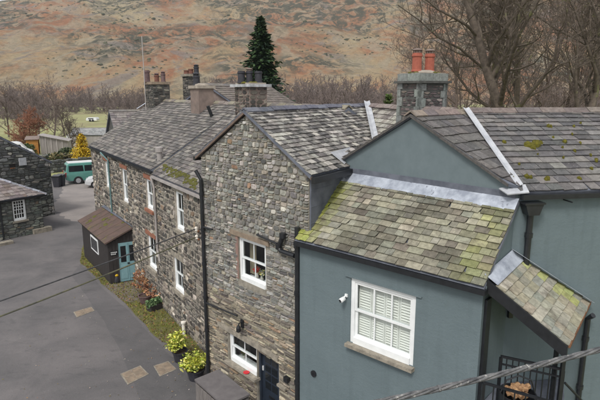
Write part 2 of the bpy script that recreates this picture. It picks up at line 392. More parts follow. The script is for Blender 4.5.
def rubble(fr, L, top, blocked, palette, z0=0.0, hrow=(0.10, 0.22), wst=(0.14, 0.42), gap=0.012, depth=(0.015, 0.05), seed=1, split=0.45, a_start=0.0, style=None, warp=0.035, pts=8, ztop=99):
    rng = random.Random(seed); out = []; z = z0
    zmax = min(ztop, max(top(L*i/20) for i in range(21)))
    while z < zmax-0.03:
        f = style(z) if style else 1.0
        h = rng.uniform(*hrow)*f
        iv = [(a_start, L)]
        for (b0, b1, c0, c1) in blocked:
            if c0 < z+h*0.7 and c1 > z+h*0.3:
                nv = []
                for (x0, x1) in iv:
                    if b1 <= x0 or b0 >= x1: nv.append((x0, x1)); continue
                    if b0 > x0: nv.append((x0, b0))
                    if b1 < x1: nv.append((b1, x1))
                iv = nv
        for (x0, x1) in iv:
            a = x0
            while a < x1-0.03:
                w = rng.uniform(*wst)*(1.25 if style and f < 0.8 else 1.0)
                if a+w > x1-0.08: w = x1-a
                k = 1
                if rng.random() < split: k = 2 if rng.random() < 0.7 or h < 0.12 else 3
                cuts = [0]+sorted(min(0.8, max(0.2, j/k+rng.uniform(-0.12, 0.12))) for j in range(1, k))+[1]
                tilt = rng.uniform(-0.03, 0.03)
                for c0, c1 in zip(cuts, cuts[1:]):
                    za, zb = z+h*c0+gap/2, z+h*c1-gap/2
                    if zb-za < 0.015: continue
                    am = a+w/2
                    if za > top(am)-0.05: continue
                    out.append(stone_piece(fr, a+gap/2, a+w-gap/2, za, zb, rng.uniform(*depth), rng, rng.choices(palette[0], palette[1])[0], top, tilt, warp, pts))
                a += w
        z += h
    return out
def stone_piece(fr, a0, a1, z0, z1, dep, rng, col, top, tilt, warp, n):
    ca, cz, w, h = (a0+a1)/2, (z0+z1)/2, (a1-a0)/2, (z1-z0)/2
    ring = []
    pw = rng.uniform(3.5, 9.0) if rng.random() < 0.8 else rng.uniform(2.2, 3.0)
    for i in range(n):
        th = 2*math.pi*(i+rng.uniform(-0.2, 0.2))/n
        c, s_ = math.cos(th), math.sin(th)
        k = (abs(c)**pw+abs(s_)**pw)**(-1/pw)*rng.uniform(0.90, 1.02)
        ring.append((c*k*w, s_*k*h))
    t2 = (rng.uniform(-0.4, 0.4)*dep/max(w, 0.03), rng.uniform(-0.5, 0.3)*dep/max(h, 0.03))
    vs = []
    for (sc_, d) in ((1.0, -0.012), (0.97, dep*0.7), (0.84, dep)):
        for (x, y) in ring:
            x2, y2 = x*sc_, y*sc_
            aa, zz = ca+x2, cz+y2+x2*tilt
            zz += warp*mnoise.noise(V((aa*1.1+fr.o.x*7, zz*0.9, fr.o.y)))
            zz = min(zz, top(aa)-0.015)
            dd = d if d < 0 else max(0.004, d+x2*t2[0]*0.5+y2*t2[1]*0.5)
            vs.append(fr.p(aa, zz, dd))
    fs = [(r*n+i, r*n+(i+1) % n, (r+1)*n+(i+1) % n, (r+1)*n+i) for r in range(2) for i in range(n)]
    fs.append(tuple(range(2*n, 3*n)))
    return vs, fs, vary(col, 0.30, rng, 0.04), len(fs)-1

# ------------------------------------------------------------------ slate roofs
def quad_edge(p00, p10, p01, p11):
    return lambda t: (p00.lerp(p01, t), p10.lerp(p11, t))
def poly_edge(pts, e):
    """convex planar polygon -> (edge(t), slope length): rows run along e, t goes up the slope"""
    e = e.normalized(); o = pts[0]
    n = V((0, 0, 0))
    for i in range(1, len(pts)-1): n += (pts[i]-o).cross(pts[i+1]-o)
    n.normalize()
    if n.z < 0: n = -n
    w = n.cross(e).normalized()
    if w.z < 0: w = -w
    q = [((p-o).dot(e), (p-o).dot(w)) for p in pts]
    v0, v1 = min(y for x, y in q), max(y for x, y in q)
    def edge(t):
        v_ = v0+(v1-v0)*min(0.9995, max(0.0005, t)); xs = []
        for i in range(len(q)):
            (xa, ya), (xb, yb) = q[i], q[(i+1) % len(q)]
            if (ya-v_)*(yb-v_) < 0: xs.append(xa+(xb-xa)*(v_-ya)/(yb-ya))
        if len(xs) < 2: xs = [q[0][0], q[0][0]]
        dv = v0+(v1-v0)*t
        return o+e*min(xs)+w*dv, o+e*max(xs)+w*dv
    return edge, v1-v0
def slates(edge, n, width, tint, seed=1, t0=0.0, t1=1.0, thick=0.014, lift=0.02, wj=0.35, skew=0.006, chip=0.12, taper=0.0):
    rng = random.Random(seed); out = []
    A, B = edge(0.02 if t0 < 0.02 else t0); C_, D = edge(0.5)
    e = ((B-A).normalized()+(D-C_).normalized()).normalized() if (B-A).length > 0.05 else (D-C_).normalized()
    o = A.copy()
    up = (C_.lerp(D, 0.5)-A.lerp(B, 0.5)); nrm = e.cross(up).normalized()
    if nrm.z < 0: nrm = -nrm
    def line(t):
        a, b2 = edge(t); return a, b2, (a-o).dot(e), (b2-o).dot(e)
    bounds = [t0]
    tot = sum((1+taper*(0.5-i/n)) for i in range(n))
    for i in range(n): bounds.append(bounds[-1]+(t1-t0)*(1+taper*(0.5-i/n))/tot)
    for i in range(n):
        ta, tb = bounds[i], bounds[i+1]; tc = min(t1, tb+(tb-ta)*0.35)
        la, lc = line(ta), line(tc); lb = line(tb)
        xs, xe = min(la[2], lb[2]), max(la[3], lb[3])
        def P(l, x):
            a, b2, xa, xb = l; x = min(max(x, xa), xb)
            return a+(b2-a)*((x-xa)/(xb-xa) if xb-xa > 1e-6 else 0)
        x = xs-rng.uniform(0, width*0.6)
        while x < xe:
            w = width*rng.uniform(1-wj, 1+wj)*(1+taper*(0.5-i/n))
            x0, x1 = x+0.004, x+w-0.004; x += w
            if x1 < xs+0.02 or x0 > xe-0.02: continue
            lo = rng.uniform(-skew, skew); k1, k2 = rng.uniform(-0.03, 0.05), rng.uniform(-0.03, 0.05)
            p = [P(la, x0), P(la, x1), P(lc, x1), P(lc, x0)]
            if (p[1]-p[0]).length < 0.02 and (p[2]-p[3]).length < 0.02: continue
            d0, d1 = (p[3]-p[0]), (p[2]-p[1])
            p[0] = p[0]+d0*k1; p[1] = p[1]+d1*k2
            if rng.random() < chip:
                if rng.random() < 0.5: p[0] = p[0].lerp(p[1], rng.uniform(0.05, 0.25))
                else: p[1] = p[1].lerp(p[0], rng.uniform(0.05, 0.25))
            h0, h1 = lift+thick+lo, thick*0.35
            vs = [p[0]+nrm*h0, p[1]+nrm*(h0+rng.uniform(-skew, skew)), p[2]+nrm*h1, p[3]+nrm*h1]
            vs += [q-nrm*thick for q in vs]
            fs = [(0, 1, 2, 3), (7, 6, 5, 4), (0, 4, 5, 1), (1, 5, 6, 2), (3, 2, 6, 7), (0, 3, 7, 4)]
            tm = (ta+tb)/2; fx = ((x0+x1)/2-la[2])/max(0.01, la[3]-la[2])
            out.append((vs, fs, tint(fx, tm, rng), 0))
    return out
def ridge_tiles(p0, p1, length, half, drop, mat, parent, side, cols, thick=0.025, seed=1, name='ridge_tile', jit=0.012, gap=0.012):
    """angled capping tiles laid along p0-p1; side: horizontal unit vector across the ridge"""
    rng = random.Random(seed); d = p1-p0; L = d.length; d.normalize(); n = max(1, round(L/length)); st = L/n
    for i in range(n):
        a = p0+d*(i*st+gap/2); b2 = p0+d*((i+1)*st-gap/2)
        j = V((0, 0, rng.uniform(-jit, jit)))
        prof = [(-half, -drop), (-half*0.12, 0), (half*0.12, 0), (half, -drop), (half-0.01, -drop-thick), (0, -thick*1.2), (-half+0.01, -drop-thick)]
        vs = [q+side*x+V((0, 0, z))+j for q in (a, b2) for x, z in prof]; k = len(prof)
        fs = [(q, (q+1) % k, (q+1) % k+k, q+k) for q in range(k)]+[tuple(range(k-1, -1, -1)), tuple(range(k, 2*k))]
        MB().add(vs, fs, vary(rng.choice(cols), 0.12, rng)).build(name, mat, parent)

# ------------------------------------------------------------------ windows
def sash_window(house, fr, a0, a1, z0, z1, cols=2, rows=(1, 1), d=-0.09, fw=0.07, sash=0.045, bar=0.022, glass='glass', sill=None, sill_mat='sill_stone', sill_h=0.08, sill_out=0.09, label=None, back=True, bw=0.0):
    m = MB()
    m.wbox(fr, a0, a0+fw, z0, z1, d-0.07, d); m.wbox(fr, a1-fw, a1, z0, z1, d-0.07, d)
    m.wbox(fr, a0+fw, a1-fw, z1-fw, z1, d-0.07, d-0.001); m.wbox(fr, a0+fw, a1-fw, z0, z0+fw*1.5, d-0.07, d+0.03)
    w = m.build('window', 'white_paint', house)
    if label: w['label'] = label
    A0, A1, Z0, Z1 = a0+fw, a1-fw, z0+fw*1.5, z1-fw; zm = (Z0+Z1)/2
    for nm, za, zb, dd, r in (('lower_sash', Z0, zm+sash/2, d-0.050, rows[1]), ('upper_sash', zm-sash/2, Z1, d-0.018, rows[0])):
        s = MB()
        s.wbox(fr, A0, A0+sash, za, zb, dd-0.03, dd); s.wbox(fr, A1-sash, A1, za, zb, dd-0.03, dd)
        s.wbox(fr, A0+sash, A1-sash, za, za+sash, dd-0.03, dd-0.001); s.wbox(fr, A0+sash, A1-sash, zb-sash, zb, dd-0.03, dd-0.001)
        x0, x1, y0, y1 = A0+sash, A1-sash, za+sash, zb-sash
        for i in range(1, cols):
            x = x0+(x1-x0)*i/cols; s.wbox(fr, x-bar/2, x+bar/2, y0, y1, dd-0.026, dd-0.004)
        for j in range(1, r):
            y = y0+(y1-y0)*j/r; s.wbox(fr, x0, x1, y-bar/2, y+bar/2, dd-0.025, dd-0.005)
        s.build(nm, 'white_paint', w)
        for i in range(cols):
            for j in range(r):
                g = MB(); g.wbox(fr, x0+(x1-x0)*i/cols, x0+(x1-x0)*(i+1)/cols, y0+(y1-y0)*j/r, y0+(y1-y0)*(j+1)/r, dd-0.018, dd-0.014)
                g.build('pane', glass, w)
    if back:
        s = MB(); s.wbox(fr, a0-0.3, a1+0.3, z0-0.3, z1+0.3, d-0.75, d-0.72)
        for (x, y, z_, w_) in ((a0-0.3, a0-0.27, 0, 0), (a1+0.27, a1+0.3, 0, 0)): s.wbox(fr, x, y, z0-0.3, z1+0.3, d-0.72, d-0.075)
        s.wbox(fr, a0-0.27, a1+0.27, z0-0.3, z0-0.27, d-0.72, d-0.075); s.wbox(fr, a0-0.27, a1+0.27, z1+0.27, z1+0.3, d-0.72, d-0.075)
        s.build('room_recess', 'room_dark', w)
    if sill:
        s = MB(); s.wbox(fr, a0-sill, a1+sill, z0-sill_h, z0-0.002, -0.1, sill_out); s.build('sill', sill_mat, w)
    return w

# ------------------------------------------------------------------ plants
def segs_tree(seed, height, spread=0.5, levels=4, kids=(8, 6, 6, 4), trunk_r=0.25, lean=(0, 0), clear=0.25, up=0.12, lenf=(0.62, 0.5, 0.45, 0.5), rmin=0.012, forks=2, lastk=3):
    """-> list of (level, points, radii)"""
    rng = random.Random(seed); out = []
    def grow(p, d, L, r, lv):
        k = 6 if lv == 0 else (5 if lv == 1 else (4 if lv == 2 else 3))
        if lastk < 3: k = (4, 3, 2, 1, 1)[lv]
        pts, rs = [p.copy()], [r]; q = p.copy(); dd = d.copy()
        wob = (0.07, 0.20, 0.26, 0.32, 0.35)[min(lv, 4)]
        for i in range(k):
            dd = (dd+V((rng.gauss(0, wob), rng.gauss(0, wob), rng.gauss(0, wob*0.6)+up*(1 if lv else 0.3)))).normalized()
            q = q+dd*(L/k); pts.append(q.copy()); rs.append(max(rmin*0.6, r*(1-(0.72 if lv else 0.55)*(i+1)/k)))
        out.append((lv, pts, rs))
        if lv >= levels: return
        n = kids[lv]; n = max(2, round(n*rng.uniform(0.8, 1.2)))
        for j in range(n):
            s_ = (clear+(1-clear)*(j+rng.random())/n) if lv == 0 else (0.15+0.85*(j+rng.random())/n)
            x = min(s_*k, k-0.01); i = int(x); f = x-i
            b0 = pts[i].lerp(pts[i+1], f); rb = rs[i]*(1-f)+rs[i+1]*f
            t = (pts[i+1]-pts[i]).normalized(); az = rng.uniform(0, 6.283)
            o1 = t.orthogonal().normalized(); o2 = t.cross(o1)
            ang = rng.uniform(0.5, 1.05) if lv else rng.uniform(0.35, 0.95)*(0.6+spread)
            nd = (t*math.cos(ang)+(o1*math.cos(az)+o2*math.sin(az))*math.sin(ang)).normalized()
            if lv == 0 and nd.z < 0.15: nd.z = 0.15+rng.random()*0.2; nd.normalize()
            grow(b0, nd, L*lenf[lv]*rng.uniform(0.6, 1.15)*(1.15-0.5*s_ if lv == 0 else 1), max(rmin, rb*rng.uniform(0.42, 0.66)), lv+1)
        if lv == 0:
            for j in range(forks):
                nd = (dd+V((rng.gauss(0, 0.3), rng.gauss(0, 0.3), 0.3))).normalized()
                grow(q, nd, L*0.5, rs[-1]*0.9, 1)
    grow(V((0, 0, -0.3)), V((lean[0], lean[1], 1)).normalized(), height*0.62, trunk_r, 0)
    return out
def bare_tree(name, base, label, mat='bark', group=None, cat='tree', scale=1.0, tr_lv=1, **k):
    t = thing(name, label, cat, base, group); T, Cn = MB(), MB()
    for lv, pts, rs in segs_tree(**k):
        n = (9, 6, 4, 3, 3)[min(lv, 4)]
        (T if lv <= tr_lv else Cn).tube([V(base)+p*scale for p in pts], [r*scale for r in rs], n, caps=False)
    T.build('trunk', mat, t, smooth=True); Cn.build('crown', mat, t, kind=None)
    return t
def leaves(mb, c, r, n, size, cols, rng, shell=0.55, flat=0.0):
    """leaf-sized faces through an ellipsoid, denser towards its skin"""
    for _ in range(n):
        d = V((rng.gauss(0, 1), rng.gauss(0, 1), rng.gauss(0, 1))).normalized()
        k = shell+(1-shell)*rng.random()**0.6
        p = V(c)+V((d.x*r[0]*k, d.y*r[1]*k, d.z*r[2]*k))
        a = V((rng.gauss(0, 1), rng.gauss(0, 1), rng.gauss(0, 1)*(1-flat))).normalized(); b2 = a.orthogonal().normalized()
        s = size*rng.uniform(0.6, 1.4); a = a*s; b2 = b2*s*0.5
        mb.add([p-a, p+b2, p+a, p-b2], [(0, 1, 2, 3)], vary(rng.choice(cols), 0.25, rng, 0.08))
def shrub(name, base, label, r, cols, n=900, size=0.06, lumps=7, seed=1, cat='shrub', group=None, stem=True):
    rng = random.Random(seed); t = thing(name, label, cat, base, group); mb = MB(); b0 = V(base)
    for i in range(lumps):
        a = rng.uniform(0, 6.28); q = rng.random()**0.5*0.6
        c = b0+V((math.cos(a)*r[0]*q, math.sin(a)*r[1]*q, r[2]*(0.55+rng.uniform(-0.25, 0.9))))
        k = rng.uniform(0.35, 0.6)
        leaves(mb, c, (r[0]*k, r[1]*k, r[2]*k), n//lumps, size, cols, rng, 0.3)
    mb.build('foliage', 'leaf', t)
    if stem:
        s = MB()
        for i in range(6):
            a = rng.uniform(0, 6.28)
            s.tube([b0-V((0, 0, 0.05)), b0+V((math.cos(a)*r[0]*0.3, math.sin(a)*r[1]*0.3, r[2]*0.7)), b0+V((math.cos(a)*r[0]*0.6, math.sin(a)*r[1]*0.6, r[2]*1.4))], [0.02, 0.014, 0.006], 5)
        s.build('stem', 'bark', t)
    return t
def conifer(name, base, label, h, rad, cols, seed, tiers=26, per=16, fl=5, size=0.35, cat='tree', width=lambda s: (1-s)**0.85, droop=0.25, rise=0.15):
    rng = random.Random(seed); b0 = V(base); t = thing(name, label, cat, base); mb = MB(); tr = MB()
    tr.tube([b0-V((0, 0, 0.3)), b0+V((0, 0, h*0.5)), b0+V((0, 0, h*0.97))], [h*0.022, h*0.013, 0.02], 8)
    for i in range(tiers):
        s = (i+rng.random())/tiers; z = h*(0.04+0.94*s); wmax = rad*width(s)*rng.uniform(0.72, 1.14)+0.12
        for j in range(max(5, round(per*(0.35+width(s))))):
            a = rng.uniform(0, 6.283); L = wmax*rng.uniform(0.7, 1.1); d = V((math.cos(a), math.sin(a), 0)); sd = V((-d.y, d.x, 0))
            for k in range(fl):
                q = (k+rng.random())/fl
                p = b0+d*(L*q)+V((0, 0, z+L*rise*q-L*droop*q*q+rng.gauss(0, 0.05)*rad*0.3))
                s2 = size*rng.uniform(0.6, 1.3)*(1.15-0.5*q)
                ax = (d+sd*rng.gauss(0, 0.6)+V((0, 0, rng.gauss(-0.15, 0.4)))).normalized()*s2; bx = (sd+V((0, 0, rng.gauss(0, 0.6)))).normalized()*s2*0.45
                mb.add([p-ax, p+bx, p+ax, p-bx], [(0, 1, 2, 3)], vary(rng.choice(cols), 0.3, rng, 0.08))
    tr.build('trunk', 'bark', t, smooth=True); mb.build('crown', 'leaf', t)
    return t

# ================================================================== SETTING
def sheet(name, pts, z, mat):
    m = MB(); m.add([V((p[0], p[1], z)) for p in pts], [tuple(range(len(pts)))]); o = m.build(name, mat); return structure(o)
S_ = 2600
m = MB(); m.add([(-S_, -60, 0), (S_, -60, 0), (S_, 1900, 0), (-S_, 1900, 0)], [(0, 1, 2, 3)]); structure(m.build('ground', 'field'))
def gpx(*ps): return [on_z(u, v) for u, v in ps]
# the lane and yard in front of the houses
road = [V((6, -8, 0)), V((6, 9, 0)), V((-2, 14.5, 0)), V((-6, 21, 0)), V((-11, 29.5, 0)), V((-12.5, 33, 0)), V((-6, 38, 0)), V((-2, 50, 0)),
        V((-27, 52, 0)), V((-24, 44, 0)), V((-18.5, 36.5, 0)), V((-17, 33, 0)), V((-15.6, 30.9, 0)), V((-17.2, 28.4, 0)), V((-24, 22, 0)), V((-34, 10, 0)), V((-30, -8, 0))]
def rough(pts, amp, step=0.5, seed=3):
    out = []
    for i in range(len(pts)):
        p, q = pts[i], pts[(i+1) % len(pts)]; n = max(1, int((q-p).length/step)); d = (q-p).normalized(); sd = V((-d.y, d.x, 0))
        for k in range(n):
            c = p.lerp(q, k/n); out.append(c+sd*amp*(mnoise.noise(V((c.x*0.9, c.y*0.9, seed)))+0.6*mnoise.noise(V((c.x*3.1, c.y*3.1, seed)))))
    return out
sheet('road', road, 0.006, 'asphalt_old')
sheet('road_yard', rough(gpx((100, 226), (58, 216), (54, 205), (63, 190), (62, 183), (100, 183), (118, 190)), 0.5), 0.010, 'asphalt_pale')
sheet('road_resurfacing', rough(gpx((205, 400), (188, 372), (160, 346), (130, 312), (104, 290), (80, 264), (72, 276), (86, 296), (104, 322), (120, 350), (132, 380), (140, 400)), 0.05), 0.010, 'asphalt_new')
# mossy strip along the terrace
T1 = V((-11.4, 28.3, 0)); T0 = V((-2.9, 15.3, 0))
bedpts = [T0+V((0.1, -0.25, 0)), on_z(187, 366), on_z(160, 341), on_z(130, 308), on_z(104, 286), on_z(80, 262), on_z(82, 252), T1+V((-0.6, -0.6, 0)), T1+V((0.3, 0.2, 0))]
sheet('verge', rough(bedpts, 0.12, 0.4), 0.014, 'bed')
sheet('door_apron', gpx((104, 286), (112, 283), (150, 276), (158, 288), (150, 296), (130, 303), (120, 299)), 0.018, 'apron')

# inspection covers let into the road
def cover(label, q):
    pts = [on_z(u, v, 0.02) for u, v in q]; c = sum(pts, V((0, 0, 0)))/4
    t = thing('road_cover', label, 'road cover', (c.x, c.y, 0), 'brown covers in the lane')
    fr_ = MB(); fr_.slab([c+(p-c)*1.06 for p in pts], 0.014); o = fr_.build('frame', 'sill_stone', t)
    m = MB(); a, b2, c2, d = [c+(p-c)*0.96+V((0, 0, 0.004)) for p in pts]
    for i in range(2):
        for j in range(2):
            def B(s, t_): return a.lerp(b2, s).lerp(d.lerp(c2, s), t_)
            e = 0.012
            MB().slab([B(i/2+e, j/2+e), B((i+1)/2-e, j/2+e), B((i+1)/2-e, (j+1)/2-e), B(i/2+e, (j+1)/2-e)], 0.01).build('paving_block', 'slab_stone', t)
cover('small brown rectangular cover in the lane, farthest up from the houses pots', [(74, 312), (77, 317), (94, 310.5), (91, 307)])
cover('largest brown rectangular cover in the lane at the bottom of the picture', [(121, 374), (128, 384), (148, 374), (140, 366)])
cover('brown square cover in the lane beside the potted shrubs', [(154, 366), (160, 376), (176, 369), (168, 361.5)])

# fell behind the village
nx, ny = 260, 170
vs, fs = [], []
for j in range(ny):
    tj = j/(ny-1); y = 300+1300*tj
    for i in range(nx):
        x = (-1.0+2.0*i/(nx-1))*(y*0.95+250)
        base = 335+35*math.sin(x*0.006)
        s = max(0.0, (y-base)/860)
        crest = 1195*(0.150+0.17*(x/1195+0.5465))+8+6*math.sin(x*0.011)
        crest = max(90, crest)
        z = crest*s**0.95 if s < 1 else crest*(1-0.3*(s-1))
        k = min(1, s*4)*(1-0.75*min(1, s))
        z += k*20*mnoise.fractal(V((x*0.006, y*0.006, 3.1)), 0.9, 2.1, 5)+min(1, s*5)*(5*mnoise.noise(V((x*0.022, y*0.022, 0)))+4*mnoise.noise(V((x*0.055, y*0.055, 4)))+2.5*mnoise.noise(V((x*0.12, y*0.12, 9))))
        if s <= 0: z = -1.5
        vs.append((x, y, z))
fs = [(j*nx+i, j*nx+i+1, (j+1)*nx+i+1, (j+1)*nx+i) for j in range(ny-1) for i in range(nx-1)]
vs_h = vs
m = MB(); m.v = vs; m.f = fs; structure(m.build('hill', 'fellside', smooth=True))

# juniper clumps and boulders strewn over the fell: uncountable
def scatter_fell(name, label, n, size, cols, seed, thr, flat, mat):
    rng = random.Random(seed); mb = MB(); k = 0
    H = bpy.data.objects['hill'].data.vertices
    while k < n:
        j = rng.randrange(8, 118); i = rng.randrange(2, nx-2); f, g = rng.random(), rng.random()
        a, b2, c = V(vs_h[j*nx+i]), V(vs_h[j*nx+i+1]), V(vs_h[(j+1)*nx+i])
        p = a+(b2-a)*f+(c-a)*g; u, v = proj(p)
        if not (-30 < u < 630 and -20 < v < 110): continue
        if mnoise.fractal(V((p.x*0.011, p.y*0.007, seed)), 0.8, 2.1, 4)+0.0011*(p.z-90) < thr: continue
        k += 1; r = size*rng.uniform(0.4, 1.5)*(1 if rng.random() < 0.85 else 1.9); q = 5; vv = []
        col = vary(rng.choice(cols), 0.2, rng)
        for (rr, zz) in ((1.0, -0.3), (0.95, 0.35), (0.5, 0.85)):
            for m_ in range(q):
                t = 6.283*m_/q; e = rng.uniform(0.7, 1.25)*rr*r; vv.append(p+V((math.cos(t)*e*1.3, math.sin(t)*e, zz*r*flat*rng.uniform(0.8, 1.2))))
        mb.add(vv, [(a_*q+m_, a_*q+(m_+1) % q, (a_+1)*q+(m_+1) % q, (a_+1)*q+m_) for a_ in range(2) for m_ in range(q)]+[tuple(range(2*q, 3*q))], col)
    tag(mb.build(name, mat, kind='stuff'), label, 'ground cover')
scatter_fell('fell_scrub', 'dark juniper and gorse scrub scattered in bands over the fellside', 3000, 0.7, [lin(72, 76, 58), lin(84, 86, 66), lin(100, 96, 78)], 31, 0.02, 0.8, 'leaf')

# ================================================================== STONE COTTAGE (gable to the lane)
LEAD_PAL = [lin(150, 150, 152)]
GABLE_PAL = ([lin(134, 132, 127), lin(149, 146, 140), lin(117, 115, 112), lin(166, 162, 154), lin(154, 146, 133), lin(102, 101, 99), lin(184, 180, 172), lin(158, 130, 108), lin(136, 138, 134)],
             [26, 20, 18, 10, 8, 8, 4, 1.3, 8])
cot = thing('stone_cottage', 'rubble stone cottage with its gable to the lane, beside the grey painted house', 'house', (-1.2, 12.3, 0))
L0 = V((-2.63, 13.82, 0)); SU = V((0.6706, -0.7418, 0)); SL = 4.21
FS = Frame(L0, SU, (-0.7418, -0.6706)); R0 = FS.p(SL, 0)
SE, SA, SR = 6.62, SL/2-0.02, 7.80                    # eaves, apex position and height of the masonry
stop = lambda a: SE+(SR-SE)*(1-abs(a-SA)/SA) if a <= SA else SE+(SR-SE)*(1-(a-SA)/(SL-SA))
def box_px(fr, tl, br, d=0.0):
    a0, z1 = fr.at(*tl, d); a1, z0 = fr.at(*br, d); return a0, a1, z0, z1
ua0, ua1, uz0, uz1 = FS.at(238.6, 250)[0], FS.at(266.0, 270)[0], FS.at(241, 279.5)[1], FS.at(239.4, 236)[1]
la0, la1, lz0, lz1 = FS.at(228.6, 345)[0], FS.at(256.8, 362)[0], FS.at(230, 360)[1], FS.at(230, 332)[1]
da0, da1, dz1 = FS.at(257.5, 380)[0], FS.at(279.0, 380)[0], FS.at(258, 351)[1]
dz0 = 0.05
OPEN = [(ua0, ua1, uz0, uz1), (la0, la1, lz0, lz1), (da0, da1, dz0, dz1)]
m = MB(); wall_face(m, FS, SL, stop, OPEN, apex=SA, reveal=0.2)
BD = V((0.57, 0.82, 0)).normalized(); DEPTH = 7.0
Lb, Rb = L0+BD*DEPTH, R0+BD*DEPTH
for p, q in ((L0, Lb), (Rb, R0), (Lb, Rb)):
    m.add([p-V((0, 0, 0.3)), q-V((0, 0, 0.3)), q+V((0, 0, SE)), p+V((0, 0, SE))], [(3, 2, 1, 0)])
apb = FS.p(SA, SR)+BD*DEPTH; m.add([Lb+V((0, 0, SE)), Rb+V((0, 0, SE)), apb], [(0, 1, 2)])
cw = m.build('wall', 'mortar', cot)
lint = [(FS.at(231, 231)[0], FS.at(270, 244)[0], uz1, uz1+0.11), (FS.at(219, 330)[0], FS.at(279, 356)[0], max(lz1, dz1), max(lz1, dz1)+0.12)]
blocked = [(a-0.02, b2+0.02, c-(0.10 if i < 2 else 0), d) for i, (a, b2, c, d) in enumerate(OPEN)]+[(a, b2, c-0.02, d+0.01) for a, b2, c, d in lint]
sty = lambda z: 0.62 if z < 2.9 else (0.8 if z < 4.6 else 1.0)
GP_LOW = ([lin(156, 146, 128), lin(136, 127, 114), lin(172, 161, 142), lin(114, 107, 99), lin(98, 92, 87), lin(160, 138, 114)], [24, 22, 14, 16, 9, 4])
pieces = rubble(FS, SL, stop, blocked, GP_LOW, 0.02, (0.08, 0.15), (0.12, 0.38), 0.014, (0.008, 0.042), 11, 0.5, style=sty, ztop=3.05)
pieces += rubble(FS, SL, stop, blocked, GABLE_PAL, 3.06, (0.07, 0.145), (0.10, 0.32), 0.014, (0.008, 0.04), 12, 0.45, style=sty, ztop=4.75)
pieces += rubble(FS, SL, stop, blocked, GABLE_PAL, 4.76, (0.07, 0.155), (0.09, 0.25), 0.015, (0.010, 0.045), 13, 0.35)
emit(pieces, 'stone', 'rubble_stonework', 'stone', cw, 300, 14)
for k, (a, b2, c, d) in enumerate(lint):
    s = MB(); s.wbox(FS, a, b2, c, d, -0.18, 0.05); s.build('lintel', 'sill_stone' if k else 'slab_stone', cot)
s = MB(); s.wbox(FS, ua0-0.10, ua0-0.004, uz0, uz1, -0.05, 0.02); s.build('window_jamb', 'rose_render', cot)
w_up = sash_window(cot, FS, ua0, ua1, uz0, uz1, 2, (1, 1), d=-0.04, sill=None, label='upper sash window of the stone gable')
w_lo = sash_window(cot, FS, la0, la1, lz0, lz1, 2, (1, 1), d=-0.06, sill=0.06, sill_h=0.07, sill_out=0.13, label='ground floor sash window beside the dark door')
def win_items(w, fr, a0, a1, z0, z1, d, seed):
    rng = random.Random(seed)
    c = MB(); n = 14
    pts = [(a0+0.05+(a1-a0)*0.26*i/n, d-0.22+0.02*math.sin(i*1.9)) for i in range(n+1)]
    c.v = []; 
    for i in range(n):
        c.add([fr.p(pts[i][0], z0+0.1, pts[i][1]), fr.p(pts[i+1][0], z0+0.1, pts[i+1][1]), fr.p(pts[i+1][0], z1, pts[i+1][1]), fr.p(pts[i][0], z1, pts[i][1])], [(0, 1, 2, 3)])
    c.build('curtain', 'curtain', w)
    s = MB(); s.wbox(fr, a0, a1, z0-0.02, z0+0.03, d-0.30, d-0.08); s.build('inner_sill', 'white_paint', w)
win_items(w_up, FS, ua0, ua1, uz0, uz1, -0.10, 1)
# flowers and jars standing on the inner sills
def vase(fr, a, z, d, label, cols, h=0.16, seed=1):
    rng = random.Random(seed); p = fr.p(a, z, d); t = thing('flower_vase', label, 'vase', p)
    MB().lathe(p, [(0.03, 0), (0.05, h*0.4), (0.03, h*0.8), (0.035, h)], 10).build('vase', 'porcelain', t, smooth=True)
    mb = MB(); leaves(mb, p+V((0, 0, h+0.07)), (0.09, 0.09, 0.09), 90, 0.03, cols, rng, 0.2); mb.build('flowers', 'leaf', t)
vase(FS, ua0+0.36, uz0+0.035, -0.30, 'vase of red and cream flowers inside the upper gable window', [lin(200, 50, 46), lin(226, 200, 160), lin(190, 80, 50)], seed=3)
vase(FS, ua0+0.56, uz0+0.035, -0.30, 'smaller vase of yellow and white flowers at the right of the upper gable window', [lin(226, 206, 130), lin(230, 226, 216), lin(90, 110, 60)], 0.12, 4)
vase(FS, la0+0.26, lz0+0.02, -0.33, 'green plant in a vase inside the ground floor gable window', [lin(90, 120, 60), lin(120, 140, 80), lin(190, 90, 60)], 0.12, 5)
s = MB(); s.wbox(FS, la0, la1, lz0-0.03, lz0+0.018, -0.42, -0.20); s.build('inner_sill', 'white_paint', w_lo)
# red round plaque lying against the lower sill
pa, pz = FS.at(245, 376, 0.13)
p0 = FS.p(pa-0.02, lz0+0.012, 0.07)
s = MB(); s.lathe(p0, [(0.075, 0), (0.085, 0.006), (0.085, 0.014), (0.07, 0.018)], 18)
tag(s.build('red_disc', 'red_paint'), 'flat red disc lying on the window sill of the stone cottage', 'disc')
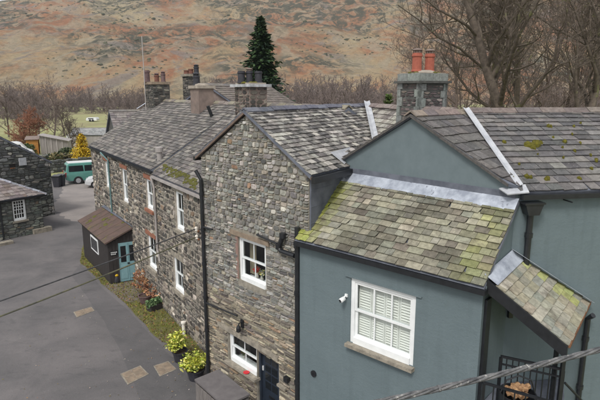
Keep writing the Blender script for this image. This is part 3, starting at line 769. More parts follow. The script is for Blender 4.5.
# door
m = MB(); m.wbox(FS, da0, da1, dz0, dz1, -0.20, -0.12)
for a, b2 in ((da0, da0+0.07), (da1-0.07, da1)): m.wbox(FS, a, b2, dz0, dz1, -0.12, -0.06)
m.wbox(FS, da0+0.07, da1-0.07, dz1-0.07, dz1, -0.12, -0.06)
dr = m.build('door', 'navy_paint', cot); dr['label'] = 'dark navy front door with small panes in its upper half'
dw = da1-da0-0.14
for i in range(2):
    for j in range(4):
        g = MB(); x = da0+0.07+dw*(0.16+0.36*i); zz = dz1-0.28-0.24*j
        g.wbox(FS, x, x+dw*0.30, zz, zz+0.19, -0.125, -0.113); g.build('pane', 'glass_dark', dr)
g = MB(); g.wbox(FS, da0+0.07+dw*0.36, da0+0.07+dw*0.66, dz1-1.22, dz1-1.16, -0.12, -0.105); g.build('letter_plate', 'black_metal', dr)
g = MB(); g.wbox(FS, da0+0.085, da0+0.115, dz1-0.55, dz1-0.43, -0.12, -0.10); g.build('lock', 'white_paint', dr)
# roof: visible slope with lichened slates; hidden slope and verge boards
ov, eo = 0.10, 0.16
apex = FS.p(SA, SR+0.10, ov); er = FS.p(SL+eo, SE-0.00, ov); el = FS.p(-eo, SE+0.02, ov)
S_pt = V((2.14, 17.1, SR+0.10))
back = (DEPTH+0.3)
rb = apex+BD*back; 
m = MB(); m.slab([er-BD*0, er+BD*back, rb, apex], 0.07); m.slab([el+BD*back, el, apex, rb], 0.07)
cr = m.build('roof', 'lead_dark', cot)
ridge_back = (V((S_pt.x, S_pt.y, 0))-V((apex.x, apex.y, 0))).dot(BD)
edge, sl = poly_edge([er, er+BD*3.3, apex+BD*(ridge_back+0.2), apex], BD)
cols_s = [lin(112, 108, 105), lin(98, 95, 93), lin(134, 130, 125), lin(84, 82, 81), lin(164, 160, 153)]
pcs = slates(edge, 17, 0.20, lambda fx, t, rng: vary(rng.choice(cols_s), 0.18, rng), 21, 0.0, 0.97, taper=0.25)
emit(pcs, 'slate', 'slate_covering', 'slate_streak', cr, 300, 9)
edge2, sl2 = poly_edge([el, el+BD*back, rb, apex], BD)
emit(slates(edge2, 13, 0.24, lambda fx, t, rng: vary(rng.choice(cols_s), 0.18, rng), 22, 0.0, 0.97), 'slate', 'slate_covering', 'slate_streak', cr, 0, 9)
ridge_tiles(apex+V((0, 0, 0.055)), apex+BD*(ridge_back)+V((0, 0, 0.055)), 0.52, 0.17, 0.085, 'slate_dark', cr, FS.u, [lin(104, 106, 116), lin(92, 94, 104)], seed=3)
for q in (er, el):
    s = MB(); d = (apex-q); n2 = FS.n; upv = V((0, 0, 0.035))
    s.box(q-n2*0.05-V((0, 0, 0.095)), d, n2*0.05, V((0, 0, 0.06))); s.build('verge_board', 'verge_brown', cot)
s = MB(); s.box(er+FS.u*0.01-V((0, 0, 0.16)), BD*2.2, FS.u*0.10, V((0, 0, 0.13))); s.build('gutter', 'black_metal', cot)
s = MB(); f_, l_ = frame2((R0.x, R0.y), (Rb.x, Rb.y)); s.wbox(f_, 0.02, 2.4, 3.4, SE-0.05, 0.0, 0.035)
for i in range(9): s.wbox(f_, 0.02, 2.4, 3.4+i*0.36, 3.41+i*0.36, 0.035, 0.042)
s.build('side_cladding', 'lead_dark', cot)
s = MB(); s.box(el-V((0, 0, 0.14))-FS.u*0.1, BD*3.0, FS.u*0.10, V((0, 0, 0.11))); s.build('gutter', 'black_metal', cot)
# pipes
def pipe(fr, pts, r, parent, name='downpipe', mat='black_plastic', brackets=True, d=0.09):
    P = [fr.p(a, z, d) if len(q) == 2 else fr.p(a, z, q[2]) for q in pts for a, z in [q[:2]]]
    s = MB(); s.tube(P, r, 10)
    if brackets:
        for a, b2 in zip(P, P[1:]):
            if (b2-a).length > 1.0:
                k = int((b2-a).length/1.1)+1
                for i in range(k):
                    c = a.lerp(b2, (i+0.4)/k); dd = (b2-a).normalized(); s.tube([c-dd*0.04, c+dd*0.04], r*1.28, 10)
    return s.build(name, mat, parent, smooth=False)
lx = 0.07
zt = FS.at(198.5, 170)[1]
pipe(FS, [(-0.06, zt+0.02, 0.16), (lx, zt-0.22, 0.09), (lx, 0.1, 0.09)], 0.05, cot)
za = FS.at(204, 225)[1]; pipe(FS, [(lx, za-0.02), (lx+0.48, za)], 0.025, cot, 'waste_pipe', brackets=False)
z1_, a1_ = FS.at(207, 301)[1], FS.at(222, 308)[0]
pipe(FS, [(lx, z1_), (FS.at(240, 316)[0], FS.at(240, 315)[1])], 0.024, cot, 'waste_pipe', brackets=False)
aR = FS.at(300.4, 300)[0]
pipe(FS, [(aR, FS.at(299, 226)[1], 0.09), (aR, 0.05, 0.09)], 0.06, cot)
ab, zb = FS.at(287, 252); pipe(FS, [(FS.at(259, 234)[0], FS.at(259, 234)[1], 0.02), (FS.at(260, 234)[0], FS.at(260, 234)[1], 0.09), (FS.at(280, 243)[0], FS.at(280, 243)[1])], 0.026, cot, 'waste_pipe', brackets=False)
s = MB(); A1 = FS.at(282, 246); A2 = FS.at(298, 255); A3 = FS.at(286, 235)
s.tube([FS.p(*A3, 0.0), FS.p(*A3, 0.10), FS.p(A1[0]+0.04, A1[1]+0.06, 0.10), FS.p(A1[0], A1[1], 0.10), FS.p(A1[0]+0.08, A1[1]-0.08, 0.10), FS.p(*A2, 0.10)], 0.055, 10)
for q in (A3, A1): s.tube([FS.p(q[0], q[1]-0.05, 0.10), FS.p(q[0], q[1]+0.06, 0.10)], 0.075, 10)
s.build('soil_branch', 'black_plastic', cot)
# wall lamp with its hood above the door lintel
la_, lz_ = FS.at(244, 325)
lamp = MB(); lamp.wbox(FS, la_-0.05, la_+0.05, lz_-0.06, lz_+0.16, 0.04, 0.075)
lo = lamp.build('wall_lamp', 'black_metal', cot)
s = MB(); s.tube([FS.p(la_, lz_+0.08, 0.07), FS.p(la_, lz_+0.10, 0.15), FS.p(la_-0.01, lz_+0.03, 0.17)], 0.018, 8); s.build('lamp_arm', 'black_metal', lo)
s = MB(); s.lathe(FS.p(la_-0.01, lz_-0.13, 0.17), [(0.06, 0), (0.06, 0.10), (0.035, 0.16), (0.015, 0.17)], 12); s.build('lamp_head', 'black_metal', lo)
s = MB(); aa, zz = FS.at(289, 378); s.wbox(FS, aa-0.07, aa+0.07, zz-0.07, zz+0.05, 0.02, 0.12); s.build('meter_box', 'black_metal', cot)
s = MB(); aa, zz = FS.at(284, 385); s.wbox(FS, aa-0.16, aa+0.14, zz-0.06, zz+0.0, 0.02, 0.10); s.build('ledge_stone', 'sill_stone', cot)

# ================================================================== GREY PAINTED HOUSE
gh = thing('grey_house', 'blue-grey painted house with lean-to slate roof, gable and right hand wing', 'house', (3, 11, 0))
G0 = V((0.05-0.055, 10.85-0.06, 0)); FG = Frame(G0, (0.7376, -0.675), (-0.675, -0.7376)); GL = 4.08; G1 = FG.p(GL, 0)
GE = 5.24
K0 = V((1.04, 11.93, 0)); K1 = V((3.755, 8.86, 0)); FK, KL = frame2(K0, K1)
WD = V((0.989, 0.148, 0)).normalized(); FW = Frame(K1, WD, (WD.y, -WD.x)); WL = 6.5
WE = 6.56
gwin = (FG.at(350.8, 277.2)[0], FG.at(416, 300)[0], FG.at(350.2, 342)[1], FG.at(350.8, 277.2)[1])
m = MB(); wall_face(m, FG, GL, lambda a: GE, [gwin], reveal=0.2)
fs_, fl_ = frame2(G1, K1)                              # right flank under the lean-to verge
m.add([fs_.p(0, -0.3), fs_.p(fl_, -0.3), fs_.p(fl_, 6.45), fs_.p(0, GE)], [(0, 1, 2, 3)])
m.add([FG.p(0, -0.3), FG.p(0, GE), K0+V((0, 0, 6.45)), K0-V((0, 0, 0.3))], [(0, 1, 2, 3)])
m.build('front_wall', 'grey_paint', gh)
# cross gable above the lean-to
KA, KR = 1.83, 7.80; F1a = 3.95
m = MB(); m.slab([FK.p(-0.05, 6.3), FK.p(KL, 6.3), FK.p(F1a, 6.70), FK.p(KA, KR-0.02), FK.p(-0.05, 6.74)], 0.25, n=FK.n)
m.build('gable_wall', 'grey_paint_smooth', gh)
# wing
m = MB(); m.wbox(FW, 0.0, WL, -0.3, WE, -5.5, 0.0); m.build('wing_wall', 'grey_paint', gh)
# lean-to roof
def gz(p, z): return V((p.x, p.y, z))
e0 = gz(FG.p(-0.02, 0, 0.14), GE-0.02); e1 = gz(FG.p(GL+0.06, 0, 0.14), GE-0.02)
t0_ = gz(FK.p(-0.05, 0, 0.0), 6.47); t1_ = gz(FK.p(KL+0.06, 0, 0.0), 6.47)
dn = V((0, 0, -0.07)); m = MB()
for i in range(14):
    for j in range(4):
        B_ = lambda x, y: e0.lerp(e1, x).lerp(t0_.lerp(t1_, x), y)+dn*0.4
        m.slab([B_(i/14, j/4), B_((i+1)/14, j/4), B_((i+1)/14, (j+1)/4), B_(i/14, (j+1)/4)], 0.05)
lr = m.build('lean_to_roof', 'lead_dark', gh)
pal_l = [lin(142, 138, 122), lin(134, 131, 116), lin(152, 147, 130), lin(122, 119, 106), lin(138, 137, 124), lin(116, 110, 99)]
def tint_l(fx, t, rng):
    c = rng.choice(pal_l); g = max(0.0, 1-fx/0.16)*0.95*rng.uniform(0.6, 1.1)+max(0, 1-abs(fx-0.93)/0.10)*rng.uniform(0, 0.55)
    g = min(0.95, g); gc = lin(152, 160, 50) if rng.random() < 0.7 else lin(126, 136, 42)
    c = tuple(x*(1-g)+y*g for x, y in zip(c, gc))
    d = mnoise.noise(V((fx*5.5, t*4.0, 2.2)))
    if d > 0.05 and fx > 0.25: c = tuple(x*(1-min(0.5, d*1.1)) for x in c)
    return vary(c, 0.10, rng)
pcs = slates(quad_edge(e0, e1, t0_, t1_), 12, 0.225, tint_l, 31, 0.0, 0.90, thick=0.018, lift=0.022, wj=0.4, taper=0.15)
emit(pcs, 'slate', 'slate_covering', 'slate_pale', lr, 300, 12)
# lead apron between lean-to and gable: laid strips
n_ap = 6
for i in range(n_ap):
    s0, s1 = i/n_ap+0.003*(i > 0), (i+1)/n_ap+0.012*(i < n_ap-1)
    E = quad_edge(e0, e1, t0_, t1_); a, b2 = E(0.845+0.012*R.uniform(-1, 1)); c, d = E(0.995)
    up_ = V((0, 0, 0.028+0.004*(i % 2)))
    s = MB(); s.slab([a.lerp(b2, s0)+up_, a.lerp(b2, s1)+up_, c.lerp(d, s1)+up_, c.lerp(d, s0)+up_], 0.006); s.build('lead_apron', 'lead', lr)
s = MB(); s.wbox(FK, -0.03, KL, 6.44, 6.60, 0.001, 0.014); s.build('lead_upstand', 'lead_dark', gh)
s = MB(); s.box(gz(FG.p(-0.03, 0, 0.06), GE-0.15), FG.u*(GL+0.12), FG.n*0.11, V((0, 0, 0.09))); s.build('gutter', 'black_metal', gh)
s = MB(); s.box(gz(FG.p(-0.03, 0, 0.0), GE-0.14), FG.u*(GL+0.1), FG.n*0.055, V((0, 0, 0.12))); s.build('fascia', 'grey_paint_smooth', gh)
# window with louvred shutters
gw = sash_window(gh, FG, *gwin, cols=3, rows=(1, 1), d=-0.03, fw=0.085, sash=0.05, bar=0.03, sill=0.04, sill_h=0.075, sill_out=0.12, sill_mat='sill_stone')
a0, a1, z0, z1 = gwin
s = MB(); s.wbox(FG, a0-0.12, a1+0.12, z1+0.002, z1+0.025, 0.0, 0.03); s.build('drip_mould', 'grey_paint_smooth', gw)
n_sh = 4; A0, A1 = a0+0.10, a1-0.10; wsh = (A1-A0)/n_sh
for i in range(n_sh):
    for j, (zz0, zz1) in enumerate(((z0+0.12, (z0+z1)/2-0.01), ((z0+z1)/2+0.01, z1-0.09))):
        s = MB(); x0, x1 = A0+wsh*i+0.004, A0+wsh*(i+1)-0.004; D0 = -0.15
        s.wbox(FG, x0, x0+0.035, zz0, zz1, D0-0.03, D0); s.wbox(FG, x1-0.035, x1, zz0, zz1, D0-0.03, D0)
        s.wbox(FG, x0+0.035, x1-0.035, zz0, zz0+0.05, D0-0.03, D0); s.wbox(FG, x0+0.035, x1-0.035, zz1-0.05, zz1, D0-0.03, D0)
        k = 9; hh = (zz1-zz0-0.10)/k
        for q in range(k):
            zc = zz0+0.05+hh*(q+0.5); p = FG.p(x0+0.035, zc, D0-0.015)
            tl_ = (FG.n*0.72+V((0, 0, -0.69))).normalized()
            s.box(p-tl_*hh*0.45, FG.u*(x1-x0-0.07), tl_*hh*0.90, tl_.cross(FG.u)*0.012)
        s.build('shutter', 'blind', gw)
# CCTV camera, round vent
ca, cz = FG.at(346.5, 298)
s = MB(); s.wbox(FG, ca-0.025, ca+0.035, cz+0.03, cz+0.09, 0.0, 0.03); s.tube([FG.p(ca, cz+0.06, 0.03), FG.p(ca, cz+0.04, 0.08), FG.p(ca-0.01, cz, 0.09)], 0.016, 8)
cc = s.build('security_camera', 'white_paint', gh)
s = MB(); s.tube([FG.p(ca-0.01, cz+0.01, 0.06), FG.p(ca-0.03, cz-0.02, 0.14), FG.p(ca-0.035, cz-0.026, 0.16)], [0.045, 0.05, 0.044], 14); s.build('camera_body', 'white_paint', cc, smooth=True)
s = MB(); s.tube([FG.p(ca-0.033, cz-0.024, 0.158), FG.p(ca-0.038, cz-0.029, 0.172)], 0.032, 14); s.build('lens', 'black_plastic', cc)
va, vz = FG.at(314, 373.5); s = MB(); s.tube([FG.p(va, vz, 0.0), FG.p(va, vz, 0.03)], 0.075, 18)
for r_ in (0.05, 0.025): s.tube([FG.p(va, vz, 0.03), FG.p(va, vz, 0.036)], r_, 18)
s.build('vent', 'black_plastic', gh)
# cross gable roof
J = V((3.63, 11.6, 7.90)); KAp = gz(FK.p(KA, 0, 0.06), KR+0.07); F1 = gz(FK.p(F1a+0.02, 0, 0.06), 6.74); F0 = gz(FK.p(-0.12, 0, 0.06), 6.76)
VB = V((3.83, 8.93, 6.62))
_n = (F1-KAp).cross(J-KAp); VBp = V((VB.x, VB.y, KAp.z-((VB.x-KAp.x)*_n.x+(VB.y-KAp.y)*_n.y)/_n.z))
nk = -FK.n
m = MB(); m.slab([F1, VBp, J, KAp], 0.06); m.slab([F0+nk*2.6, F0, KAp, J], 0.06)
gr = m.build('gable_roof', 'lead_dark', gh)
edge, sl = poly_edge([F1, VBp, J, KAp], J-KAp)
pal_d = [lin(94, 91, 90), lin(86, 84, 84), lin(102, 98, 96), lin(80, 78, 78), lin(94, 90, 88)]
emit(slates(edge, 9, 0.26, lambda fx, t, rng: vary(rng.choice(pal_d), 0.14, rng), 41, 0.0, 0.985), 'slate', 'slate_covering', 'slate_dark', gr, 200, 9)
edge, sl = poly_edge([F0, F0+nk*2.4, J, KAp], J-KAp)
emit(slates(edge, 9, 0.26, lambda fx, t, rng: vary(rng.choice(pal_d), 0.14, rng), 42, 0.0, 0.985), 'slate', 'slate_covering', 'slate_dark', gr, 0, 9)
ridge_tiles(KAp+V((0, 0, 0.07))+nk*(-0.02), J+V((0, 0, 0.05)), 0.33, 0.16, 0.10, 'slate_dark', gr, FK.u, [lin(120, 108, 102), lin(104, 96, 96), lin(132, 120, 110)], seed=5)
for q in (F1, F0):                                     # slate-edge verge seen from the front
    s = MB(); d = KAp-q; s.box(q+FK.n*0.0-V((0, 0, 0.055)), d, FK.n*0.03, V((0, 0, 0.05))); s.build('verge', 'slate_edge', gr)
# wing roof
W0 = VB+V((-0.02, -0.10, -0.02)); W1 = W0+WD*WL; J2 = J+WD*(WL-0.1)
m = MB(); m.slab([W0, W1, J2, J], 0.07); m.slab([J2, J2-FW.n*3.2-V((0, 0, 1.6)), J-FW.n*3.2-V((0, 0, 1.6)), J], 0.07); wr = m.build('wing_roof', 'lead_dark', gh)
pal_w = [lin(98, 96, 96), lin(90, 89, 89), lin(106, 103, 102), lin(82, 81, 82), lin(118, 115, 112)]
pcs = slates(quad_edge(W0, W1, J, J2), 15, 0.28, lambda fx, t, rng: vary(rng.choice(pal_w), 0.10, rng), 51, 0.0, 0.98, taper=0.3, thick=0.016)
emit(pcs, 'slate', 'slate_covering', 'slate_dark', wr, 300, 10)
ridge_tiles(J+V((0, 0, 0.06)), J2+V((0, 0, 0.06)), 0.56, 0.17, 0.10, 'slate_dark', wr, -FW.n, [lin(106, 97, 93), lin(96, 90, 88), lin(116, 106, 100)], seed=6)
# moss cushions on the wing roof
def moss(parent, edge, fx, t, r, h, seed, mat='moss'):
    rng = random.Random(seed); a, b2 = edge(t); c = a.lerp(b2, fx); e = (b2-a).normalized(); a2, b3 = edge(t+0.02); w = (a2.lerp(b3, fx)-c).normalized(); n = e.cross(w)
    if n.z < 0: n = -n
    vs, fs, k = [], [], 10
    for q, (rr, hh) in enumerate(((1.0, 0.0), (0.85, 0.6), (0.45, 1.0))):
        for i in range(k):
            th = 6.283*i/k; q2 = rr*(1+0.35*mnoise.noise(V((math.cos(th)*1.4+seed, math.sin(th)*1.4, q*0.3))))*rng.uniform(0.85, 1.15)
            vs.append(c+e*math.cos(th)*r[0]*q2+w*math.sin(th)*r[1]*q2+n*(0.02+h*hh*rng.uniform(0.7, 1.2)))
    fs = [(q*k+i, q*k+(i+1) % k, (q+1)*k+(i+1) % k, (q+1)*k+i) for q in range(2) for i in range(k)]+[tuple(range(2*k, 3*k))]
    MB().add(vs, fs).build('moss_cushion', mat, parent, smooth=True)
WEdge = quad_edge(W0, W1, J, J2)
def solve_ft(edge, u, v):
    fx, t = 0.3, 0.5
    for _ in range(30):
        def P(f, t_): a, b2 = edge(t_); return proj(a.lerp(b2, f))
        p = P(fx, t); px = P(fx+1e-3, t); pt = P(fx, t+1e-3)
        j11, j21, j12, j22 = (px[0]-p[0])*1e3, (px[1]-p[1])*1e3, (pt[0]-p[0])*1e3, (pt[1]-p[1])*1e3
        det = j11*j22-j12*j21; ru, rv = u-p[0], v-p[1]
        fx += (ru*j22-j12*rv)/det; t += (j11*rv-j21*ru)/det
    return fx, t
mossp = [(531, 147, 9, 3.2), (540, 144, 4, 2.0), (545, 181, 4, 2), (549, 127, 3.4, 1.4), (505, 143, 2.5, 1.6), (564, 143.5, 3, 1.5), (573, 128, 1.5, 1.5), (580, 124, 1.5, 1.2), (581, 145, 2, 1.2), (574, 152, 2, 1.6), (595, 162, 2.6, 1.8), (591, 170, 1.6, 1.5), (562, 149, 1.4, 1.2), (528, 178, 3.6, 1.6), (580, 180, 2.4, 1.1), (599, 145, 2, 1.5), (563, 159, 1.5, 1), (519, 166, 1.4, 1), (538, 156, 1.4, 1), (590, 157, 1.6, 1.4), (552, 139, 1.2, 1), (508, 167, 1.2, 1), (570, 135, 1.4, 1.2), (512, 180, 1.6, 1)]
for i, (u, v, rx, ry) in enumerate(mossp):
    fx, t = solve_ft(WEdge, u, v)
    nk_ = max(1, int(rx*0.9)); rg = random.Random(i)
    for k in range(nk_):
        f2 = fx+rg.uniform(-1, 1)*rx/46/6.5*0.8; t2 = t+rg.uniform(-1, 1)*ry/75*0.55; q2 = 0.85 if nk_ > 2 else 0.9
        if t2 < 0.97: moss(wr, WEdge, f2, max(0.03, t2), (rx/46*q2*rg.uniform(0.5, 1)/nk_**0.3, ry/22*q2*rg.uniform(0.6, 1)), 0.03+0.012*rx**0.5, i*17+k+2)
# wing gutter, hopper and downpipe
s = MB(); g0 = W0+FW.n*0.02; s.box(V((g0.x, g0.y, W0.z-0.115)), WD*WL, FW.n*0.10, V((0, 0, 0.085))); s.build('gutter', 'black_metal', gh)
for k in range(5):
    s = MB(); q = FW.p(0.9+k*1.2, WE-0.13, 0.0); s.box(q, WD*0.02, FW.n*0.24, V((0, 0, 0.02))); s.build('gutter_bracket', 'black_metal', gh)
ha, hz = FW.at(528, 208)
s = MB(); s.slab([FW.p(ha-0.17, hz+0.10, 0.20), FW.p(ha-0.10, hz-0.09, 0.20), FW.p(ha+0.10, hz-0.09, 0.20), FW.p(ha+0.17, hz+0.10, 0.20)], 0.19, n=FW.n); s.wbox(FW, ha-0.19, ha+0.19, hz+0.10, hz+0.13, 0.0, 0.22); s.build('hopper', 'black_plastic', gh)
pipe(FW, [(ha, hz-0.05), (ha, FW.at(523, 262)[1]-0.1)], 0.055, gh)
# valley leads
def strip(p0, p1, w, up, mat, name, parent, th=0.008, side=V((1, 0, 0))):
    d = (p1-p0).normalized(); sd = (side-d*side.dot(d)).normalized()
    s = MB(); s.slab([p0-sd*w+up, p1-sd*w+up, p1+up*0.75, p0+up*0.75], th); s.slab([p0+up*0.75, p1+up*0.75, p1+sd*w+up, p0+sd*w+up], th)
    return s.build(name, mat, parent)
strip(J+V((-0.02, -0.12, -0.03)), VB+V((0.0, 0.0, 0.0)), 0.062, V((0, 0, 0.11)), 'lead_bright', 'valley_lead', gh)
s = MB(); s.slab([VB+V((-0.32, 0.10, 0.02)), VB+V((-0.26, -0.16, -0.04)), VB+V((0.10, -0.18, 0.0)), VB+V((0.14, 0.10, 0.09))], 0.02); s.build('lead_saddle', 'lead_bright', gh)
# link roof between the two gables and its valley lead
V2 = V((2.04, 14.5, 7.10)); V3 = V2+(V2-S_pt)*0.55
nrm_l = (J-S_pt).cross(V3-S_pt).normalized()
_n = (J-S_pt).cross(V3-S_pt); lowJ = V((J.x-1.0, J.y+0.35, 0)); lowJ.z = S_pt.z-((lowJ.x-S_pt.x)*_n.x+(lowJ.y-S_pt.y)*_n.y)/_n.z
m = MB(); m.slab([S_pt, V3, lowJ, J], 0.06); lk = m.build('link_roof', 'lead_dark', gh)
edge, sl = poly_edge([S_pt, V3, lowJ, J], J-S_pt)
pal_k = [lin(150, 146, 138), lin(132, 126, 120), lin(116, 110, 106), lin(164, 160, 150)]
emit(slates(edge, 11, 0.26, lambda fx, t, rng: vary(rng.choice(pal_k), 0.16, rng), 61, 0.0, 0.98), 'slate', 'slate_covering', 'slate_streak', lk, 60, 9)
strip(S_pt+V((0.0, -0.15, 0.0)), V3, 0.09, V((0, 0, 0.14)), 'lead_bright', 'valley_lead', gh)
ridge_tiles(S_pt+V((0, 0, 0.06)), J+V((-0.1, 0.4, 0.05)), 0.55, 0.17, 0.10, 'slate_dark', lk, V((0.96, 0.26, 0)), [lin(124, 112, 108), lin(112, 104, 102)], seed=7)
# lead in the gully between stone roof and grey gable
q = [on_y(331, 152, 11.85), on_y(345, 163.5, 11.75), on_y(352, 157, 12.6), on_y(350, 147, 12.9)]
s = MB(); s.slab(q, 0.02); s.build('lead_gully', 'lead_bright', gh)

# chimney of the grey house
def chimney_stack(name, parent, c, u, n, hw, hd, z0, z1, mat):
    m = MB(); m.box(V((c.x, c.y, z0))-u*hw-n*hd, u*2*hw, n*2*hd, V((0, 0, z1-z0))); return m.build(name, mat, parent)
def chimney_pot(parent, p, r, h, mat, hat=None, cowl=None):
    s = MB(); s.lathe(p, [(r*1.15, 0), (r*1.15, h*0.06), (r, h*0.10), (r*0.95, h*0.78), (r*1.12, h*0.82), (r*1.12, h*0.90), (r*1.0, h*0.92), (r*1.0, h), (r*0.8, h), (r*0.78, h*0.7)], 14)
    o = s.build('chimney_pot', mat, parent, smooth=False)
    if hat:
        s = MB(); s.lathe(p+V((0, 0, h)), [(r*0.7, 0), (r*0.7, r*0.5), (r*1.05, r*0.5), (r*1.1, r*0.62), (r*0.6, r*0.85), (0.01, r*0.95)], 14)
        for k in range(5):
            a = 6.283*k/5; s.tube([p+V((math.cos(a)*r*0.85, math.sin(a)*r*0.85, h-0.01)), p+V((math.cos(a)*r*0.85, math.sin(a)*r*0.85, h+r*0.55))], r*0.09, 5)
        s.build('cowl', hat, o)
    return o
cc_ = V((3.17, 13.8, 0)); CU = V((0.93, -0.37, 0)).normalized(); CN = V((-CU.y, CU.x, 0))
CU = V((0.86, 0.51, 0)).normalized(); CN = V((CU.y, -CU.x, 0))      # CU along the right-hand face, CN out of it
def px_h(u, v, y): return on_y(u, v, y).z
cz0, cz1 = 6.8, px_h(417, 83, 13.3)
ch_hw, ch_hd = 0.46, 0.40
ch = chimney_stack('chimney', gh, cc_, CU, CN, ch_hw, ch_hd, cz0, cz1, 'mortar_dark')
rng = random.Random(5)
for (u_, n_, hw, hd) in ((CU, CN, ch_hw, ch_hd), (-CN, CU, ch_hd, ch_hw), (CN, -CU, ch_hd, ch_hw)):
    # each face: corner blocks of green slate stone and thin rubble between
    f_ = Frame(cc_-u_*hw+n_*hd, u_, n_)
    z = cz0+0.5; k = 0
    while z < cz1-0.05:
        h = min(rng.uniform(0.17, 0.24), cz1-z)
        wl_, wr_ = (0.34, 0.20) if k % 2 else (0.20, 0.34)
        for a0, a1 in ((0, wl_*hw*1.3), (2*hw-wr_*hw*1.3, 2*hw)):
            s = MB(); s.wbox(f_, a0+(0.004 if a0 else -0.02), a1-0.004+(0.024 if a1 > hw*1.9 else 0), z+0.004, z+h-0.004, -0.05, 0.020, None); s.tint = None
            s.t = [vary(lin(126, 130, 126), 0.10, rng)]*len(s.v); s.build('quoin', 'stone', ch)
        pcs = rubble(f_, 2*hw-wr_*hw*1.3, lambda a: 99, [], ([lin(112, 100, 98), lin(88, 80, 80), lin(132, 122, 116)], [3, 3, 2]), z+0.005, (0.05, 0.09), (0.10, 0.26), 0.012, (0.006, 0.018), 70+k, 0.2, a_start=wl_*hw*1.3+0.01, ztop=z+h-0.03, warp=0.0, pts=6)
        emit(pcs, 'stone', 'rubble_stonework', 'stone', ch, 0)
        z += h; k += 1
cap = MB(); o_ = V((cc_.x, cc_.y, cz1)); hw, hd = ch_hw, ch_hd
cap.box(o_-CU*(hw+0.09)-CN*(hd+0.09), CU*2*(hw+0.09), CN*2*(hd+0.09), V((0, 0, 0.055)))
cap.build('drip_course', 'mortar_dark', ch)
for (u_, n_, w_, d_) in ((CU, CN, hw, hd), (-CN, CU, hd, hw), (CN, -CU, hd, hw), (-CU, -CN, hw, hd)):
    f_ = Frame(cc_-u_*w_+n_*d_, u_, n_)
    for a0, a1 in ((0.0, 0.9*w_), (0.9*w_+0.008, 2*w_)):
        s = MB(); s.wbox(f_, a0-0.01*(a0 == 0), a1, cz1+0.055, cz1+0.24, -0.1, 0.03); s.t = [vary(lin(130, 135, 130), 0.1, rng)]*len(s.v); s.build('cap_block', 'stone', ch)
s = MB(); s.box(o_-CU*(hw-0.02)-CN*(hd-0.02)+V((0, 0, 0.2)), CU*2*(hw-0.02), CN*2*(hd-0.02), V((0, 0, 0.06)))
s.lathe(o_+V((0, 0, 0.25)), [(0.36, 0), (0.30, 0.05), (0.2, 0.08)], 14); s.build('flaunching', 'concrete', ch)
for i in range(10):
    a = R.uniform(0, 6.28); p = o_+CU*math.cos(a)*hw*0.9+CN*math.sin(a)*hd*0.9+V((0, 0, 0.25))
    s = MB(); s.lathe(p, [(0.07, 0), (0.06, 0.02), (0.02, 0.04)], 8); s.build('moss_cushion', 'moss_green', ch)
for du in (-0.22, 0.22): chimney_pot(ch, o_+CU*du+V((0, 0, 0.29)), 0.125, 0.46, 'terracotta', hat='roughcast')

# porch over the raised side entrance
PA = gz(K1, 5.52); PB = gz(G1, 5.36)+FG.n*0.02; PC = V((5.37, 9.06, 4.47)); PD = V((4.12, 7.36, 4.47))
PAo = PA+FW.n*0.02
m = MB(); m.slab([PB, PD, PC, PAo], 0.07); pr = m.build('porch_roof', 'black_metal', gh)
PE = quad_edge(PD, PC, PB, PAo)                      # eave PD-PC, head PB-PA
pal_p = [lin(150, 148, 134), lin(140, 139, 126), lin(160, 157, 143), lin(136, 139, 128), lin(146, 140, 123)]
def tint_p(fx, t, rng):
    c = rng.choice(pal_p)
    if fx > 0.75 and rng.random() < 0.5: c = tuple(x*0.5+y*0.5 for x, y in zip(c, lin(150, 158, 60)))
    return vary(c, 0.10, rng)
emit(slates(PE, 8, 0.25, tint_p, 71, 0.0, 0.86, thick=0.018, lift=0.02, wj=0.2), 'slate', 'slate_covering', 'slate_pale', pr, 200, 8)
a, b2 = PE(0.83); c, d = PE(0.995); up_ = V((0, 0, 0.05))
s = MB(); s.slab([a+up_, b2+up_, d+up_, c+up_], 0.006); s.build('lead_apron', 'lead', pr)
s = MB(); s.slab([PC+V((0, 0, 0.06)), PAo+V((0, 0, 0.06)), PAo+FW.n*0.13+V((0, 0, 0.055)), PC+FW.n*0.13+V((0, 0, 0.055))], 0.008); s.build('lead_flashing', 'lead', pr)
s = MB(); d = PD-PB; s.box(PB-V((0, 0, 0.20)), d, FG.n*0.035, V((0, 0, 0.21))); s.build('bargeboard', 'black_metal', pr)
s = MB(); d = PC-PD; s.box(PD-V((0, 0, 0.02))+V((0.0, 0.0, 0)), d, V((0.025, -0.018, 0)), V((0, 0, 0.05))); s.build('eave_batten', 'orange_clay', pr)
lz = 2.95                                             # raised landing
m = MB(); m.slab([gz(G1, lz)+FG.u*0.02, gz(PD, lz)+FG.u*0.1, gz(PC, lz)-WD*0.35, gz(K1, lz)+FW.n*0.005], 0.15); m.build('landing', 'lead_dark', gh)
def post(p0, p1, r, name='post'): 
    s = MB(); s.tube([p0, p1], r, 6); return s.build(name, 'black_metal', gh)
def col_at(u, y, z0, z1, w=0.045, name='post'):
    x = ray(u, 360)[0]*y; s = MB(); s.box((x-w, y-w, z0), (2*w, 0, 0), (0, 2*w, 0), (0, 0, z1-z0)); return s.build(name, 'black_metal', gh)
col_at(555.5, 7.75, lz, 4.56, 0.028); col_at(563.5, 7.62, lz, 4.45, 0.028)
s = MB(); s.wbox(fs_, 0.08, 0.26, lz, 4.93, 0.0, 0.05); s.build('door_jamb', 'black_metal', gh)
s = MB(); q = FW.p(0.12, 0, 0.02); aw, zw = FW.at(504, 329); s.wbox(FW, 0.02, 0.10, 4.28, 4.46, 0.0, 0.07); s.build('porch_lamp', 'black_plastic', gh)
